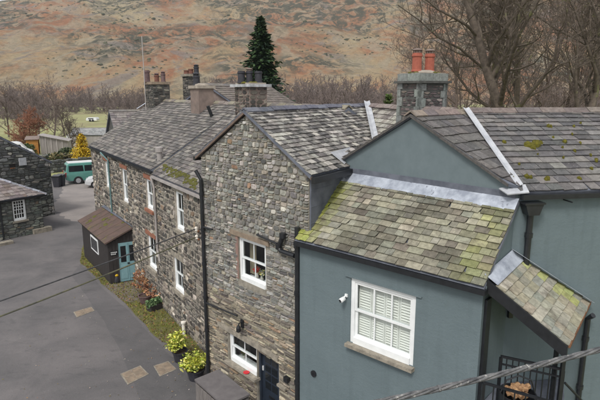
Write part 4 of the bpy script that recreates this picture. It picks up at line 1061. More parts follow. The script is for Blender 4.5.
pa_, pz_ = FW.at(584.5, 314); pipe(FW, [(pa_+0.02, pz_+0.06, 0.2), (pa_, pz_-0.05, 0.10), (pa_, 0.2, 0.10)], 0.05, gh)
# railing of the landing
ra = on_y(501.5, 352, 8.05); rb_ = on_y(563, 373, 7.62); zr = (ra.z+rb_.z)/2
ra.z = rb_.z = zr
rl = MB(); rl.box(ra+V((0, -0.02, -0.03)), rb_-ra, V((0.0, 0.045, 0)), V((0, 0, 0.035))); ro = rl.build('railing', 'black_metal', gh)
for zz, th_ in ((-0.85, 0.03), (-0.16, 0.025)):
    rl = MB(); rl.box(ra+V((0, -0.015, zz)), rb_-ra, V((0, 0.03, 0)), V((0, 0, th_))); rl.build('rail', 'black_metal', ro)
for i in range(11):
    p = ra.lerp(rb_, i/10); w_ = 0.022 if i in (0, 10) else 0.008
    s = MB(); s.box(p+V((-w_, -w_, -1.0)), (2*w_, 0, 0), (0, 2*w_, 0), (0, 0, 0.97)); s.build('baluster', 'black_metal', ro)
rc = on_y(484, 378, 7.45); rd = on_y(528, 399, 7.10); rc.z = rd.z = (rc.z+rd.z)/2; re_ = rd+(rd-rc)*1.6
rl = MB(); rl.box(rc+V((0, -0.02, -0.03)), re_-rc, V((0, 0.045, 0)), V((0, 0, 0.035))); ro2 = rl.build('railing', 'black_metal', gh)
rl = MB(); rl.box(rc+V((0, -0.015, -0.80)), re_-rc, V((0, 0.03, 0)), V((0, 0, 0.03))); rl.build('rail', 'black_metal', ro2)
for i in range(12):
    p = rc.lerp(re_, i/11); w_ = 0.022 if i in (0, 11) else 0.008
    s = MB(); s.box(p+V((-w_, -w_, -0.95)), (2*w_, 0, 0), (0, 2*w_, 0), (0, 0, 0.92)); s.build('baluster', 'black_metal', ro2)
h0, h1 = on_y(565, 383, 7.6), on_y(583, 402, 7.7); s = MB(); s.tube([h0, h1, h1+(h1-h0)*1.5], 0.02, 8); s.build('handrail', 'black_metal', gh)

# ================================================================== TERRACE ALONG THE LANE
TU = (T0-T1).normalized(); FT = Frame(T1, TU, (-0.838, -0.545)); TL = (T0-T1).length
TN = FT.n; TB = -FT.n                                   # TB points into the houses
TE0, TE1 = 5.44, 5.30                                   # eaves of far and near house
TRZ, TW = 7.86, 3.74                                    # ridge height, half depth
TER_PAL = ([lin(104, 99, 93), lin(86, 83, 79), lin(124, 118, 109), lin(148, 140, 128), lin(186, 178, 166), lin(72, 70, 67), lin(136, 120, 102)], [22, 22, 16, 11, 5, 10, 4])
def px_win(u0, u1, v0, v1):
    um = (u0+u1)/2
    return FT.at(u0, (v0+v1)/2)[0], FT.at(u1, (v0+v1)/2)[0], FT.at(um, v1)[1], FT.at(um, v0)[1]
far_w = [px_win(105.5, 110, 161.5, 187), px_win(122.5, 127.5, 169, 201.5), px_win(146.3, 152.6, 179.5, 209)]
near_w = [px_win(175.6, 183.6, 192, 230), px_win(174, 183.2, 259, 291)]
low_w = [px_win(148.4, 156, 237, 268)]
a_s = max(far_w[2][1], low_w[0][1])+0.28
def terrace(name, label, a0, a1, eave, wins, seed, red, gutter_mat, slate_seed, ridge=(0, 0)):
    h = thing(name, label, 'house', FT.p((a0+a1)/2, 0, -2))
    f = Frame(FT.p(a0, 0), FT.u, FT.n); L = a1-a0
    ops = [(x0-a0, x1-a0, z0, z1) for x0, x1, z0, z1 in wins]
    m = MB(); wall_face(m, f, L, lambda a: eave, ops, reveal=0.14)
    B0, B1 = f.p(0, 0, -2*TW), f.p(L, 0, -2*TW)
    for p, q in ((f.p(L, 0), B1), (B1, B0), (B0, f.p(0, 0))):
        m.add([gz(p, -0.3), gz(q, -0.3), gz(q, eave), gz(p, eave)], [(0, 1, 2, 3)])
    for a in (0, L): m.add([f.p(a, eave), f.p(a, eave, -2*TW), f.p(a, TRZ-0.08, -TW)], [(0, 1, 2)])
    w = m.build('wall', 'mortar_grey', h)
    bl = [(x0-0.03, x1+0.03, z0-0.13, z1+0.17) for x0, x1, z0, z1 in ops]
    pcs = rubble(f, L, lambda a: eave, bl, TER_PAL, 0.0, (0.11, 0.22), (0.12, 0.40), 0.026, (0.008, 0.035), seed, 0.35, pts=7, warp=0.06)
    emit(pcs, 'stone', 'rubble_stonework', 'stone_far', w, 140, 26)
    for k, (x0, x1, z0, z1) in enumerate(ops):
        s = MB(); s.wbox(f, x0-0.13, x1+0.13, z1+0.003, z1+0.17, -0.12, 0.045); s.build('lintel', 'sandstone' if red[k] else 'sill_stone', h)
        win = sash_window(h, f, x0, x1, z0, z1, 2, (1, 1), d=-0.05, fw=0.06, sash=0.045, glass='glass', sill=0.08, sill_h=0.12, sill_out=0.09, sill_mat=('sandstone' if red[k] == 2 else 'sill_stone'))
    # roof
    ro = 0.07
    e0, e1 = f.p(-0.12 if a0 == 0 else 0, eave-0.0, ro), f.p(L, eave-0.0, ro)
    r0, r1 = f.p(-0.12 if a0 == 0 else 0, TRZ, -TW), f.p(L, TRZ, -TW)
    b0, b1 = f.p(-0.12 if a0 == 0 else 0, eave, -2*TW-ro), f.p(L, eave, -2*TW-ro)
    m = MB(); m.slab([e0, e1, r1, r0], 0.09); m.slab([r0, r1, b1, b0], 0.09); rf = m.build('roof', 'lead_dark', h)
    pal = [lin(108, 104, 101), lin(98, 95, 93), lin(118, 113, 109), lin(90, 87, 85), lin(132, 127, 121)]
    emit(slates(quad_edge(e0, e1, r0, r1), 26, 0.28, lambda fx, t, rng: vary(rng.choice(pal), 0.08, rng), slate_seed, 0, 0.985, thick=0.016, lift=0.022), 'slate', 'slate_covering', 'slate_far', rf, 0)
    ridge_tiles(r0+V((0, 0, 0.06)), r1+V((0, 0, 0.06)), 0.5, 0.16, 0.11, 'slate_dark', rf, FT.n, [lin(120, 112, 106), lin(132, 126, 110)], seed=slate_seed)
    s = MB(); s.box(f.p(0, eave-0.13, ro-0.04), f.u*L, f.n*0.10, V((0, 0, 0.08))); s.build('gutter', gutter_mat, h)
    return h, f, rf, quad_edge(e0, e1, r0, r1)
tf, ff, rff, ef = terrace('terrace_house', 'dark rubble terrace house with red stone lintels, at the far end of the row', 0.0, a_s, TE0, far_w+low_w, 81, (1, 1, 2, 1), 'black_metal', 82)
tn, fn_, rfn, en = terrace('terrace_house', 'nearer rubble terrace house with pale gutter, between red lintelled house and stone gable', a_s, TL+2.2, TE1, near_w, 83, (0, 0), 'sheet_metal', 84)
# teal downpipe of the far house, pale one at the joint
pa = far_w[0][1]+0.16; pipe(FT, [(FT.at(104, 154)[0], TE0-0.08, 0.16), (pa, TE0-0.35, 0.08), (pa, 2.0, 0.08)], 0.04, tf, mat='pipe_teal', brackets=False)
pa = a_s+0.06; pipe(FT, [(pa, TE1-0.08, 0.14), (pa+0.1, TE1-0.5, 0.07), (pa+0.1, 2.4, 0.07), (pa+0.3, 2.0, 0.07)], 0.04, tn, mat='sheet_metal', brackets=False)
# flue and vent pipes on the slopes
fx, t = solve_ft(en, 160, 163); a, b2 = en(t); p = a.lerp(b2, fx)
s = MB(); s.lathe(p, [(0.10, -0.1), (0.10, 0.42), (0.15, 0.43), (0.15, 0.60), (0.10, 0.62), (0.02, 0.64)], 12); s.build('flue', 'sheet_metal', tn)
fx, t = solve_ft(en, 213, 117); a, b2 = en(t); p = a.lerp(b2, fx)
s = MB(); s.tube([p-V((0, 0, 0.1)), p+V((-0.18, -0.1, 0.45))], 0.07, 10); s.build('vent_pipe', 'black_plastic', tn)
rng = random.Random(21)
for k in range(110):
    u = rng.uniform(164, 198); v = 171+(u-164)*0.5+abs(rng.gauss(0, 5))-7
    fx, t = solve_ft(en, u, v)
    if 0.015 < t < 0.9: moss(rfn, en, fx, t, (rng.uniform(0.03, 0.11), rng.uniform(0.03, 0.07)), 0.045, k+1, 'moss_green')

def stack(parent, u0, u1, v0, v1, y, mat, ratio=0.8, cap='sill_stone', cap_h=0.10, over=0.07, rub=None, seed=1, zlow=6.5):
    """stack whose street-parallel faces follow the terrace; u0-u1 / v0 give its outline at depth y"""
    c = on_y((u0+u1)/2, v0, y); wpx = (u1-u0)/FPX*y
    hw = wpx/2/(abs(FT.u.x)+ratio*abs(FT.n.x)); hd = hw*ratio
    o = chimney_stack('chimney', parent, c, FT.u, FT.n, hw, hd, zlow, c.z, mat)
    if rub:
        for (u_, n_, w_, d_) in ((FT.u, FT.n, hw, hd), (FT.n, -FT.u, hd, hw), (-FT.n, FT.u, hd, hw)):
            f_ = Frame(V((c.x, c.y, 0))-u_*w_+n_*d_, u_, n_)
            emit(rubble(f_, 2*w_, lambda a: c.z, [], rub, zlow, (0.08, 0.16), (0.14, 0.4), 0.016, (0.008, 0.03), seed, 0.2, pts=6, warp=0.01), 'stone', 'rubble_stonework', 'stone_far', o, 0)
    s = MB(); s.box(c-FT.u*(hw+over)-FT.n*(hd+over), FT.u*2*(hw+over), FT.n*2*(hd+over), V((0, 0, cap_h))); s.build('cap', cap, o)
    return o, c+V((0, 0, cap_h)), hw, hd
RUBD = ([lin(84, 80, 76), lin(104, 98, 92), lin(66, 64, 62), lin(124, 118, 108)], [4, 4, 3, 2])
# far-end chimney with its odd pots and aerial
c1, p1, w1, d1 = stack(tf, 143.5, 170.5, 84.5, 104, 29.4, 'mortar_dark', 0.7, 'slab_stone', 0.14, 0.05, RUBD, 91)
for k, (u, hgt, r_, mt) in enumerate(((147.5, 0.62, 0.15, 'purple_pot'), (157, 0.36, 0.13, 'pot_clay'), (163.5, 0.46, 0.12, 'purple_pot'))):
    q = on_y(u, 84, 29.4); chimney_pot(c1, V((q.x, q.y, p1.z)), r_, hgt, mt, hat='purple_pot' if k else None)
q = on_y(144.6, 84, 29.0); s = MB(); s.tube([V((q.x, q.y, 6.6)), V((q.x, q.y, px_h(144.6, 36, 29.0)))], 0.025, 6)
s.build('aerial_mast', 'sheet_metal', c1)
# second, roughcast chimney
c2, p2, w2, d2 = stack(tn, 189.5, 214, 88.5, 104, 23.5, 'roughcast', 0.75, 'concrete', 0.13, 0.07)
s = MB(); s.lathe(V((p2.x, p2.y, p2.z)), [(0.34, -0.02), (0.3, 0.05), (0.16, 0.10)], 14); s.build('flaunching', 'concrete', c2)
q = on_y(196.5, 84, 23.5); chimney_pot(c2, V((q.x, q.y, p2.z)), 0.15, 0.42, 'dark_pot', hat='dark_pot')
# third chimney by the stone gable: white cap, moss, three dark pots
c3, p3, w3, d3 = stack(tn, 234, 267, 87.0, 108, 18.2, 'roughcast', 0.6, 'cap_flag', 0.09, 0.12, RUBD, 93)
s = MB(); s.box(p3-FT.u*(w3-0.02)-FT.n*(d3-0.02), FT.u*2*(w3-0.02), FT.n*2*(d3-0.02), V((0, 0, 0.05))); s.build('flaunching', 'concrete', c3)
for k, (u, r_) in enumerate(((241.5, 0.125), (249.5, 0.115), (258.5, 0.125))):
    q = on_y(u, 82, 18.2); chimney_pot(c3, V((q.x, q.y, p3.z+0.04)), r_, 0.40, 'dark_pot', hat='roughcast' if k == 1 else None)
for k in range(16):
    q = p3+FT.u*R.uniform(-w3, w3)+FT.n*R.uniform(-d3*0.4, d3)
    s = MB(); rr = R.uniform(0.05, 0.11); s.lathe(q+V((0, 0, 0.03)), [(rr, 0), (rr*0.9, 0.03), (rr*0.3, 0.06)], 8); s.build('moss_cushion', 'moss', c3)
# lead flashings running up beside the first two chimneys
for (E, A, B, h) in ((ef, (137, 110), (151, 101), tf), (en, (203, 107), (212, 98.5), tn)):
    fa, ta = solve_ft(E, *A); fb, tb = solve_ft(E, *B)
    a, b2 = E(ta); c, d = E(min(0.99, tb)); q0, q1 = a.lerp(b2, fa), c.lerp(d, fb)
    strip(q0, q1, 0.10, V((0, 0, 0.08)), 'lead', 'lead_flashing', h, side=FT.u)

# row of houses behind: plain roofs and a chimney showing above the terrace ridge
def block(name, label, c, u, hw, hd, eave, ridge, wall_mat, pal, seed, wins=()):
    """gabled block, ridge along u"""
    u = V((u[0], u[1], 0)).normalized(); n = V((u.y, -u.x, 0)); c = V((c[0], c[1], 0)); t = thing(name, label, 'house', c)
    m = MB(); P = lambda x, y, z: V((c.x, c.y, z))+u*x+n*y
    for q in ((-1, 1, 1, 1), (1, 1, 1, -1), (1, -1, -1, -1), (-1, -1, -1, 1)):
        m.add([P(q[0]*hw, q[1]*hd, -0.3), P(q[2]*hw, q[3]*hd, -0.3), P(q[2]*hw, q[3]*hd, eave), P(q[0]*hw, q[1]*hd, eave)], [(0, 1, 2, 3)])
    for x in (-hw, hw): m.add([P(x, -hd, eave), P(x, hd, eave), P(x, 0, ridge-0.05)], [(0, 1, 2)])
    w = m.build('wall', wall_mat, t)
    o = 0.15; m = MB(); sl = (ridge-eave)/hd
    for s_ in (1, -1): m.slab([P(-hw-o, s_*(hd+o), eave-sl*o), P(hw+o, s_*(hd+o), eave-sl*o), P(hw+o, 0, ridge), P(-hw-o, 0, ridge)][::(1 if s_ == 1 else -1)], 0.08)
    r = m.build('roof', 'lead_dark', t)
    for s_ in (1, -1):
        emit(slates(quad_edge(P(-hw-o, s_*(hd+o), eave-sl*o+0.02), P(hw+o, s_*(hd+o), eave-sl*o+0.02), P(-hw-o, 0, ridge+0.02), P(hw+o, 0, ridge+0.02)), 16, 0.4, lambda fx, t_, rng: vary(rng.choice(pal), 0.13, rng), seed+s_, 0, 0.98), 'slate', 'slate_covering', 'slate_far', r, 0)
    ridge_tiles(P(-hw-o, 0, ridge+0.06), P(hw+o, 0, ridge+0.06), 0.6, 0.18, 0.12, 'slate_dark', r, n, [lin(110, 106, 104), lin(124, 118, 112)], seed=seed)
    return t, P, w
pal_b = [lin(124, 118, 116), lin(112, 106, 106), lin(134, 128, 124)]
q = on_y(112, 112, 37.0)
bt, P_, w_ = block('end_cottage', 'low stone cottage with slate roof showing past the far end of the terrace', (q.x+2.7, q.y+1.6), (0.86, 0.51), 3.2, 2.6, 4.6, px_h(108, 110.5, 37)+0.0, 'mortar_dark', pal_b, 101)
f_ = Frame(P_(-3.2, -2.6, 0), (P_(-3.2, 2.6, 0)-P_(-3.2, -2.6, 0)), (P_(-4, 0, 0)-P_(-3, 0, 0)))
q = on_y(203, 84, 29.0)
bt2, P2_, w2_ = block('rear_house', 'plain house with brown roof rising behind the roughcast chimney', (q.x+1.6, q.y+4.2), (0.36, 0.93), 4.0, 2.9, px_h(203, 84, 29.0)-1.75, px_h(203, 84, 29.0), 'roughcast', [lin(122, 114, 108), lin(112, 105, 100)], 105)
c4, p4, w4, d4 = stack(bt2, 182, 200, 76.5, 90, 31.5, 'mortar_dark', 0.8, 'sill_stone', 0.14, 0.08, RUBD, 95, zlow=6.6)
for k, (u, mt, hg) in enumerate(((186.5, 'pot_clay', 0.22), (191, 'pot_clay', 0.3), (196.5, 'dark_pot', 0.42))):
    q = on_y(u, 75, 31.5); chimney_pot(c4, V((q.x, q.y, p4.z)), 0.15, hg, mt, hat='dark_pot' if k == 2 else None)

# ================================================================== TIMBER PORCH SHED
C1, C2, C0 = on_z(111, 284.5), on_z(139.5, 279.5), on_z(85, 257)
C3 = C2+(C0-C1)
shd = thing('timber_porch', 'dark boarded porch with brown felt roof and pale teal double door against the terrace', 'porch', (C1+C2+C0+C3)/4)
zF, zB = 1.92, 2.50
m = MB()
for p, q, za, zb in ((C1, C2, zF, zB), (C0, C1, zF, zF), (C3, C0, zB, zF), (C2, C3, zB, zB)):
    m.add([p, q, gz(q, zb), gz(p, za)], [(0, 1, 2, 3)])
m.build('wall', 'dark_timber', shd)
fA, lA = frame2(C1, C2); fB, lB = frame2(C0, C1)
for f_, l_, zt0, zt1 in ((fA, lA, zF, zB), (fB, lB, zF, zF)):
    n = int(l_/0.14)
    for i in range(n):
        a0, a1 = l_*i/n+0.006, l_*(i+1)/n-0.006; zt_ = zt0+(zt1-zt0)*(a0/l_)
        s = MB(); s.wbox(f_, a0, a1, 0.03, zt_-0.03, 0.0, 0.02); s.build('board', 'dark_timber', shd)
o_ = 0.14
r0_, r1_ = gz(C0, zF)-(C1-C0).normalized()*o_+fB.n*0.18-V((0, 0, 0.06)), gz(C1, zF)+(C1-C0).normalized()*o_+fB.n*0.18-V((0, 0, 0.06))
b1_, b0_ = gz(C2, zB)+(C1-C0).normalized()*o_, gz(C3, zB)-(C1-C0).normalized()*o_
m = MB(); m.slab([r0_+V((0, 0, 0.07)), r1_+V((0, 0, 0.07)), b1_+V((0, 0, 0.07)), b0_+V((0, 0, 0.07))], 0.06); rf = m.build('roof', 'shed_roof', shd)
for i in range(1, 7):
    k = i/7; p, q = r0_.lerp(r1_, k), b0_.lerp(b1_, k); s = MB(); s.box(p+V((0, 0, 0.068)), q-p, (C1-C0).normalized()*0.025, V((0, 0, 0.012))); s.build('batten', 'shed_roof', rf)
s = MB(); s.box(b0_+V((0, 0, 0.075)), b1_-b0_, fB.n*0.22-V((0, 0, 0.05)), V((0, 0, 0.012))); s.build('lead_flashing', 'lead_dark', rf)
for i in range(12):
    fxx, tt = R.uniform(0.1, 0.9), R.uniform(0.05, 0.95); moss(rf, quad_edge(r0_+V((0, 0, 0.05)), r1_+V((0, 0, 0.05)), b0_+V((0, 0, 0.05)), b1_+V((0, 0, 0.05))), fxx, tt, (R.uniform(0.06, 0.22), R.uniform(0.04, 0.12)), 0.02, 200+i, 'moss_green')
ad0, ad1, zd = fA.at(119.2, 262)[0], fA.at(136.8, 262)[0], fA.at(120, 243)[1]
m = MB(); m.wbox(fA, ad0, ad1, 0.06, zd, 0.015, 0.05); dd = m.build('door', 'teal_paint', shd); dd['label'] = 'pale teal double door with tall dark panes'
wdo = (ad1-ad0)/2
for i in range(2):
    x = ad0+wdo*i
    g = MB(); g.wbox(fA, x+0.14*wdo+0.02, x+wdo*0.86-0.02, 0.95, zd-0.14, 0.045, 0.054); g.build('pane', 'glass_dark', dd)
    g = MB(); g.wbox(fA, x+0.12*wdo, x+wdo*0.88, 0.18, 0.80, 0.05, 0.062); g.build('panel', 'teal_paint', dd)
    g = MB(); g.wbox(fA, x+0.012*(i), x+0.012*i+0.012, 0.08, zd-0.02, 0.05, 0.066); g.build('door_bead', 'teal_paint', dd)
g = MB(); g.wbox(fA, ad0+wdo*0.9, ad0+wdo*1.15, 0.84, 0.90, 0.05, 0.07); g.build('letter_plate', 'black_metal', dd)
# little white name board: two lines of lettering too small to read in the photo
sa, sz = fA.at(113.8, 253)
g = MB(); g.wbox(fA, sa-0.17, sa+0.17, sz-0.10, sz+0.10, 0.02, 0.035); sg = g.build('name_board', 'black_metal', shd)
for k, zz in enumerate((0.03, -0.05)):
    for i in range(5 if k == 0 else 4):
        g = MB(); x = sa-0.13+i*0.055; g.wbox(fA, x, x+0.035, sz+zz-0.02, sz+zz+0.025, 0.034, 0.039); g.build('letter_mark', 'white_paint', sg)
wa0, wa1 = fB.at(92, 244)[0], fB.at(98.6, 244)[0]; wz0, wz1 = fB.at(95.5, 251)[1], fB.at(95.5, 238)[1]
g = MB(); g.wbox(fB, wa0, wa1, wz0, wz1, 0.01, 0.05); wn_ = g.build('window', 'white_paint', shd)
for i in range(2):
    g = MB(); x0 = wa0+0.06+(wa1-wa0-0.12)*i/2; x1 = wa0+0.06+(wa1-wa0-0.12)*(i+1)/2; g.wbox(fB, x0+0.012, x1-0.012, wz0+0.07, wz1-0.07, 0.045, 0.055); g.build('pane', 'glass_dark', wn_)

# ================================================================== HOUSES ON THE LEFT OF THE LANE
LEFT_PAL = ([lin(112, 116, 110), lin(96, 100, 96), lin(128, 130, 122), lin(82, 84, 82), lin(142, 142, 132), lin(124, 112, 96)], [20, 20, 14, 14, 6, 4])
lh = thing('left_cottage', 'low green-grey stone cottage with small paned white window, left edge of the lane', 'house', (-17, 29, 0))
Q1 = on_z(44.6, 231.5); LU = V((1.4, 1.86, 0)).normalized(); Q0 = Q1-LU*7.0
FL, LL = frame2(Q0, Q1); LE = 2.33
wa = (FL.at(12.8, 210)[0], FL.at(25.6, 208)[0], FL.at(19, 220.5)[1], FL.at(19, 199.5)[1])
m = MB(); wall_face(m, FL, LL, lambda a: LE, [wa], reveal=0.12)
LBk = V((-LU.y, LU.x, 0))*6.0
for p, q in ((Q1, Q1+LBk), (Q1+LBk, Q0+LBk), (Q0+LBk, Q0)): m.add([gz(p, -0.3), gz(q, -0.3), gz(q, LE), gz(p, LE)], [(0, 1, 2, 3)])
lw = m.build('wall', 'mortar_dark', lh)
emit(rubble(FL, LL, lambda a: LE, [(wa[0]-0.03, wa[1]+0.03, wa[2]-0.12, wa[3]+0.16)], LEFT_PAL, 0, (0.10, 0.22), (0.2, 0.55), 0.016, (0.01, 0.04), 111, 0.4, pts=7), 'stone', 'rubble_stonework', 'stone_far', lw, 80, 22)
w = sash_window(lh, FL, *wa, cols=4, rows=(3, 2), d=-0.03, fw=0.07, sash=0.03, bar=0.035, sill=0.08, sill_h=0.10, sill_out=0.10)
s = MB(); s.wbox(FL, wa[0]-0.12, wa[1]+0.12, wa[3]+0.003, wa[3]+0.15, -0.1, 0.04); s.build('lintel', 'sill_stone', lh)
# hipped roof: hip climbs from the lane corner
eh0, eh1 = FL.p(-0.2, LE, 0.25), FL.p(LL+0.25, LE, 0.25)
top1 = FL.p(LL-3.0, LE+1.75, -3.0); top0 = FL.p(3.0, LE+1.75, -3.0)
eb1 = FL.p(LL+0.25, LE, -6.25); eb0 = FL.p(-0.2, LE, -6.25)
m = MB()
for q in ([eh0, eh1, top1, top0], [eh1, eb1, top1], [eb1, eb0, top0, top1], [eb0, eh0, top0]): m.slab(q, 0.07)
lr_ = m.build('roof', 'lead_dark', lh)
pal_lh = [lin(120, 110, 108), lin(106, 98, 98), lin(132, 124, 120), lin(112, 100, 94)]
edge, sl = poly_edge([eh0, eh1, top1, top0], FL.u)
emit(slates(edge, 13, 0.3, lambda fx, t, rng: vary(rng.choice(pal_lh), 0.14, rng), 112, 0, 0.99), 'slate', 'slate_covering', 'slate_far', lr_, 0)
edge, sl = poly_edge([eh1, eb1, top1], eb1-eh1)
emit(slates(edge, 13, 0.3, lambda fx, t, rng: vary(rng.choice(pal_lh), 0.14, rng), 113, 0, 0.97), 'slate', 'slate_covering', 'slate_far', lr_, 0)
ridge_tiles(eh1+V((0, 0, 0.05)), top1+V((0, 0, 0.06)), 0.42, 0.13, 0.08, 'slate_dark', lr_, (FL.u-FL.n*-1).normalized().cross(V((0, 0, 1))).normalized(), [lin(150, 152, 160), lin(128, 130, 138)], seed=8, name='hip_tile')
ridge_tiles(top0+V((0, 0, 0.06)), top1+V((0, 0, 0.06)), 0.42, 0.13, 0.08, 'slate_dark', lr_, FL.n, [lin(150, 152, 160), lin(128, 130, 138)], seed=9)
s = MB(); s.box(eh0-V((0, 0, 0.13)), FL.u*(LL+0.45), -FL.n*0.09, V((0, 0, 0.10))); s.build('gutter', 'black_metal', lh)
pa = FL.at(1.5, 225)[0]; pipe(FL, [(pa, LE-0.1), (pa, 0.1)], 0.05, lh)
slab_c = on_z(40, 232)
s = MB(); s.box(slab_c-LU*0.5-FL.n*0.1, LU*1.1, FL.n*0.42, V((0, 0, 0.28))); tag(s.build('mounting_block', 'sill_stone'), 'long stone slab seat at the foot of the low left cottage', 'stone slab')
s = MB(); q = on_z(3, 244); s.box(q-LU*0.6, LU*1.0, FL.n*0.4, V((0, 0, 0.16))); tag(s.build('doorstep', 'sill_stone'), 'stone doorstep at the left edge below the left cottage', 'doorstep')

bn = thing('stone_barn', 'taller dark rubble barn with sloping gable behind the low left cottage', 'barn', (-21, 33, 0))
B1_ = on_z(55, 214.5); B0_ = B1_-LU*11.0; FB, BL = frame2(B0_, B1_); BE = 3.62
za = FB.at(0.5, 138.5); sl_b = (za[1]-BE)/(BL-za[0])
btop = lambda a: BE+sl_b*min(BL-a, a)
m = MB(); wall_face(m, FB, BL, btop, [], apex=BL/2)
BBk = V((-LU.y, LU.x, 0))*9.0
for p, q in ((B1_, B1_+BBk), (B1_+BBk, B0_+BBk), (B0_+BBk, B0_)): m.add([gz(p, -0.3), gz(q, -0.3), gz(q, BE), gz(p, BE)], [(0, 1, 2, 3)])
bw = m.build('wall', 'mortar_dark', bn)
BARN_PAL = ([lin(104, 106, 104), lin(86, 88, 88), lin(122, 122, 118), lin(70, 72, 72), lin(142, 140, 134)], [20, 20, 12, 14, 5])
emit(rubble(FB, BL, btop, [], BARN_PAL, 0, (0.12, 0.30), (0.2, 0.6), 0.02, (0.02, 0.07), 121, 0.35, a_start=BL-6.5, pts=7, warp=0.06), 'stone', 'rubble_stonework', 'stone_far', bw, 120, 24)
m = MB(); q = [FB.p(BL+0.15, BE+0.02, 0.05), FB.p(BL/2, btop(BL/2)+0.1, 0.05), FB.p(-0.15, BE+0.02, 0.05)]; bk = -FB.n*9.2
m.slab([q[0], q[0]+bk, q[1]+bk, q[1]], 0.1); m.slab([q[1], q[1]+bk, q[2]+bk, q[2]], 0.1); br_ = m.build('roof', 'lead_dark', bn)
emit(slates(quad_edge(q[0], q[0]+bk, q[1], q[1]+bk), 26, 0.4, lambda fx, t, rng: vary(rng.choice(pal_lh), 0.14, rng), 122, 0, 0.99), 'slate', 'slate_covering', 'slate_far', br_, 0)
aa, zz = FB.at(22, 161.5); s = MB(); s.wbox(FB, aa-0.22, aa+0.22, zz-0.24, zz+0.24, 0.0, 0.14); s.build('vent_box', 'lead_bright', bn)
aa, zz = FB.at(12.3, 165.5); s = MB(); s.wbox(FB, aa-0.17, aa+0.17, zz-0.1, zz+0.1, 0.02, 0.06); s.build('wall_hole', 'room_dark', bn)
aa, zz = FB.at(13, 167.5); s = MB(); s.wbox(FB, aa-0.19, aa+0.1, zz-0.06, zz+0.0, 0.03, 0.09); s.build('wall_hole_sill', 'orange_clay', bn)

# ================================================================== THINGS BY THE WALLS
def pot_plant(name, label, base, r, h, pot_mat, fr_, cols, seed, n=700, size=0.05, cat='potted plant', group=None, up=0.75):
    rng = random.Random(seed); b0 = V(base); t = thing(name, label, cat, b0, group)
    s = MB(); s.lathe(b0, [(r*0.72, 0), (r*0.95, h*0.88), (r*1.06, h*0.9), (r*1.06, h), (r*0.92, h), (r*0.90, h*0.86)], 16); s.build('pot', pot_mat, t, smooth=False)
    s = MB(); s.lathe(b0+V((0, 0, h*0.84)), [(r*0.9, 0), (r*0.5, 0.02), (0.01, 0.03)], 12); s.build('soil', 'soil', t)
    st = MB(); mb = MB()
    for i in range(16):
        a = rng.uniform(0, 6.28); q = rng.random()**0.6; e = b0+V((math.cos(a)*fr_[0]*q, math.sin(a)*fr_[0]*q, h+fr_[1]*(1-0.5*q*q)*rng.uniform(0.55, 1.05)))
        mid = b0.lerp(e, 0.6)+V((0, 0, 0.08)); st.tube([b0+V((0, 0, h*0.8)), mid, e], [0.012, 0.009, 0.004], 5, caps=False)
        for k in range(n//16):
            f = rng.uniform(0.45, 1.05); p = (b0+V((0, 0, h))).lerp(e, f)+V((rng.gauss(0, 0.055), rng.gauss(0, 0.055), rng.gauss(0, 0.05)))
            ax = V((rng.gauss(0, 1), rng.gauss(0, 1), rng.gauss(0.2, 0.7))).normalized(); bx = ax.orthogonal().normalized(); sz = size*rng.uniform(0.6, 1.3)
            mb.add([p-ax*sz, p+bx*sz*0.42, p+ax*sz, p-bx*sz*0.42], [(0, 1, 2, 3)], vary(rng.choice(cols), 0.25, rng, 0.08))
    st.build('stem', 'bark', t); mb.build('foliage', 'leaf', t)
    return t
YG = [lin(170, 176, 62), lin(196, 196, 84), lin(140, 152, 52), lin(118, 134, 56), lin(208, 206, 118)]
pot_plant('potted_shrub', 'yellow-green variegated shrub in a dark pot, farther of the pair by the stone corner', on_z(180.5, 361), 0.24, 0.36, 'dark_pot', (0.38, 0.62), YG, 301, 900, 0.055, group='potted shrubs by the stone gable')
pot_plant('potted_shrub', 'yellow-green shrub in a black tub beside the grey store box, nearer of the pair', on_z(196, 379), 0.27, 0.34, 'dark_pot', (0.44, 0.48), YG, 302, 900, 0.06, group='potted shrubs by the stone gable')
# grey store box
bx0 = FS.p(0.55, 0, 0.55)
sb = thing('store_box', 'grey slatted store box with flat lid at the foot of the stone gable', 'storage box', bx0)
bz = 0.98
lc = [on_z(194.5, 381, bz), on_z(219, 371, bz), on_z(250, 396, bz)]; lc.append(lc[0]+lc[2]-lc[1])
cen = sum(lc, V((0, 0, 0)))/4
m = MB(); m.slab(lc, 0.05); m.build('lid', 'bin_lid', sb)
ins = [gz(cen+(p-cen)*0.93, 0) for p in lc]
for i in range(4):
    f_, l_ = frame2(ins[(i) % 4], ins[(i+1) % 4])
    n = 7
    for j in range(n):
        s = MB(); s.wbox(f_, l_*j/n+0.006, l_*(j+1)/n-0.006, 0.03, bz-0.055, -0.03, 0.0); s.build('slat', 'bin_side', sb)
# things by the timber porch door
def lump_pot(label, p, r, h, mat, name='plant_pot'):
    t = thing(name, label, 'plant pot', p)
    s = MB(); s.lathe(p, [(r*0.7, 0), (r, h*0.9), (r*1.08, h*0.92), (r*1.08, h), (r*0.92, h), (r*0.88, h*0.8)], 16); s.build('pot', mat, t)
    s = MB(); s.lathe(p+V((0, 0, h*0.78)), [(r*0.9, 0), (0.02, 0.05)], 12); s.build('soil', 'soil', t); return t
lump_pot('wide terracotta bowl beside the pale teal door', on_z(142, 280), 0.27, 0.30, 'terracotta')
lump_pot('round dark planter half hidden by dead stems below the terrace windows', on_z(145.5, 303), 0.26, 0.34, 'purple_pot')
gn = on_z(117, 283); t = thing('garden_ornament', 'small dark ornament with a yellow top standing by the teal door', 'ornament', gn)
MB().lathe(gn, [(0.12, 0), (0.14, 0.1), (0.11, 0.28), (0.07, 0.34)], 12).build('body', 'dark_pot', t, smooth=True)
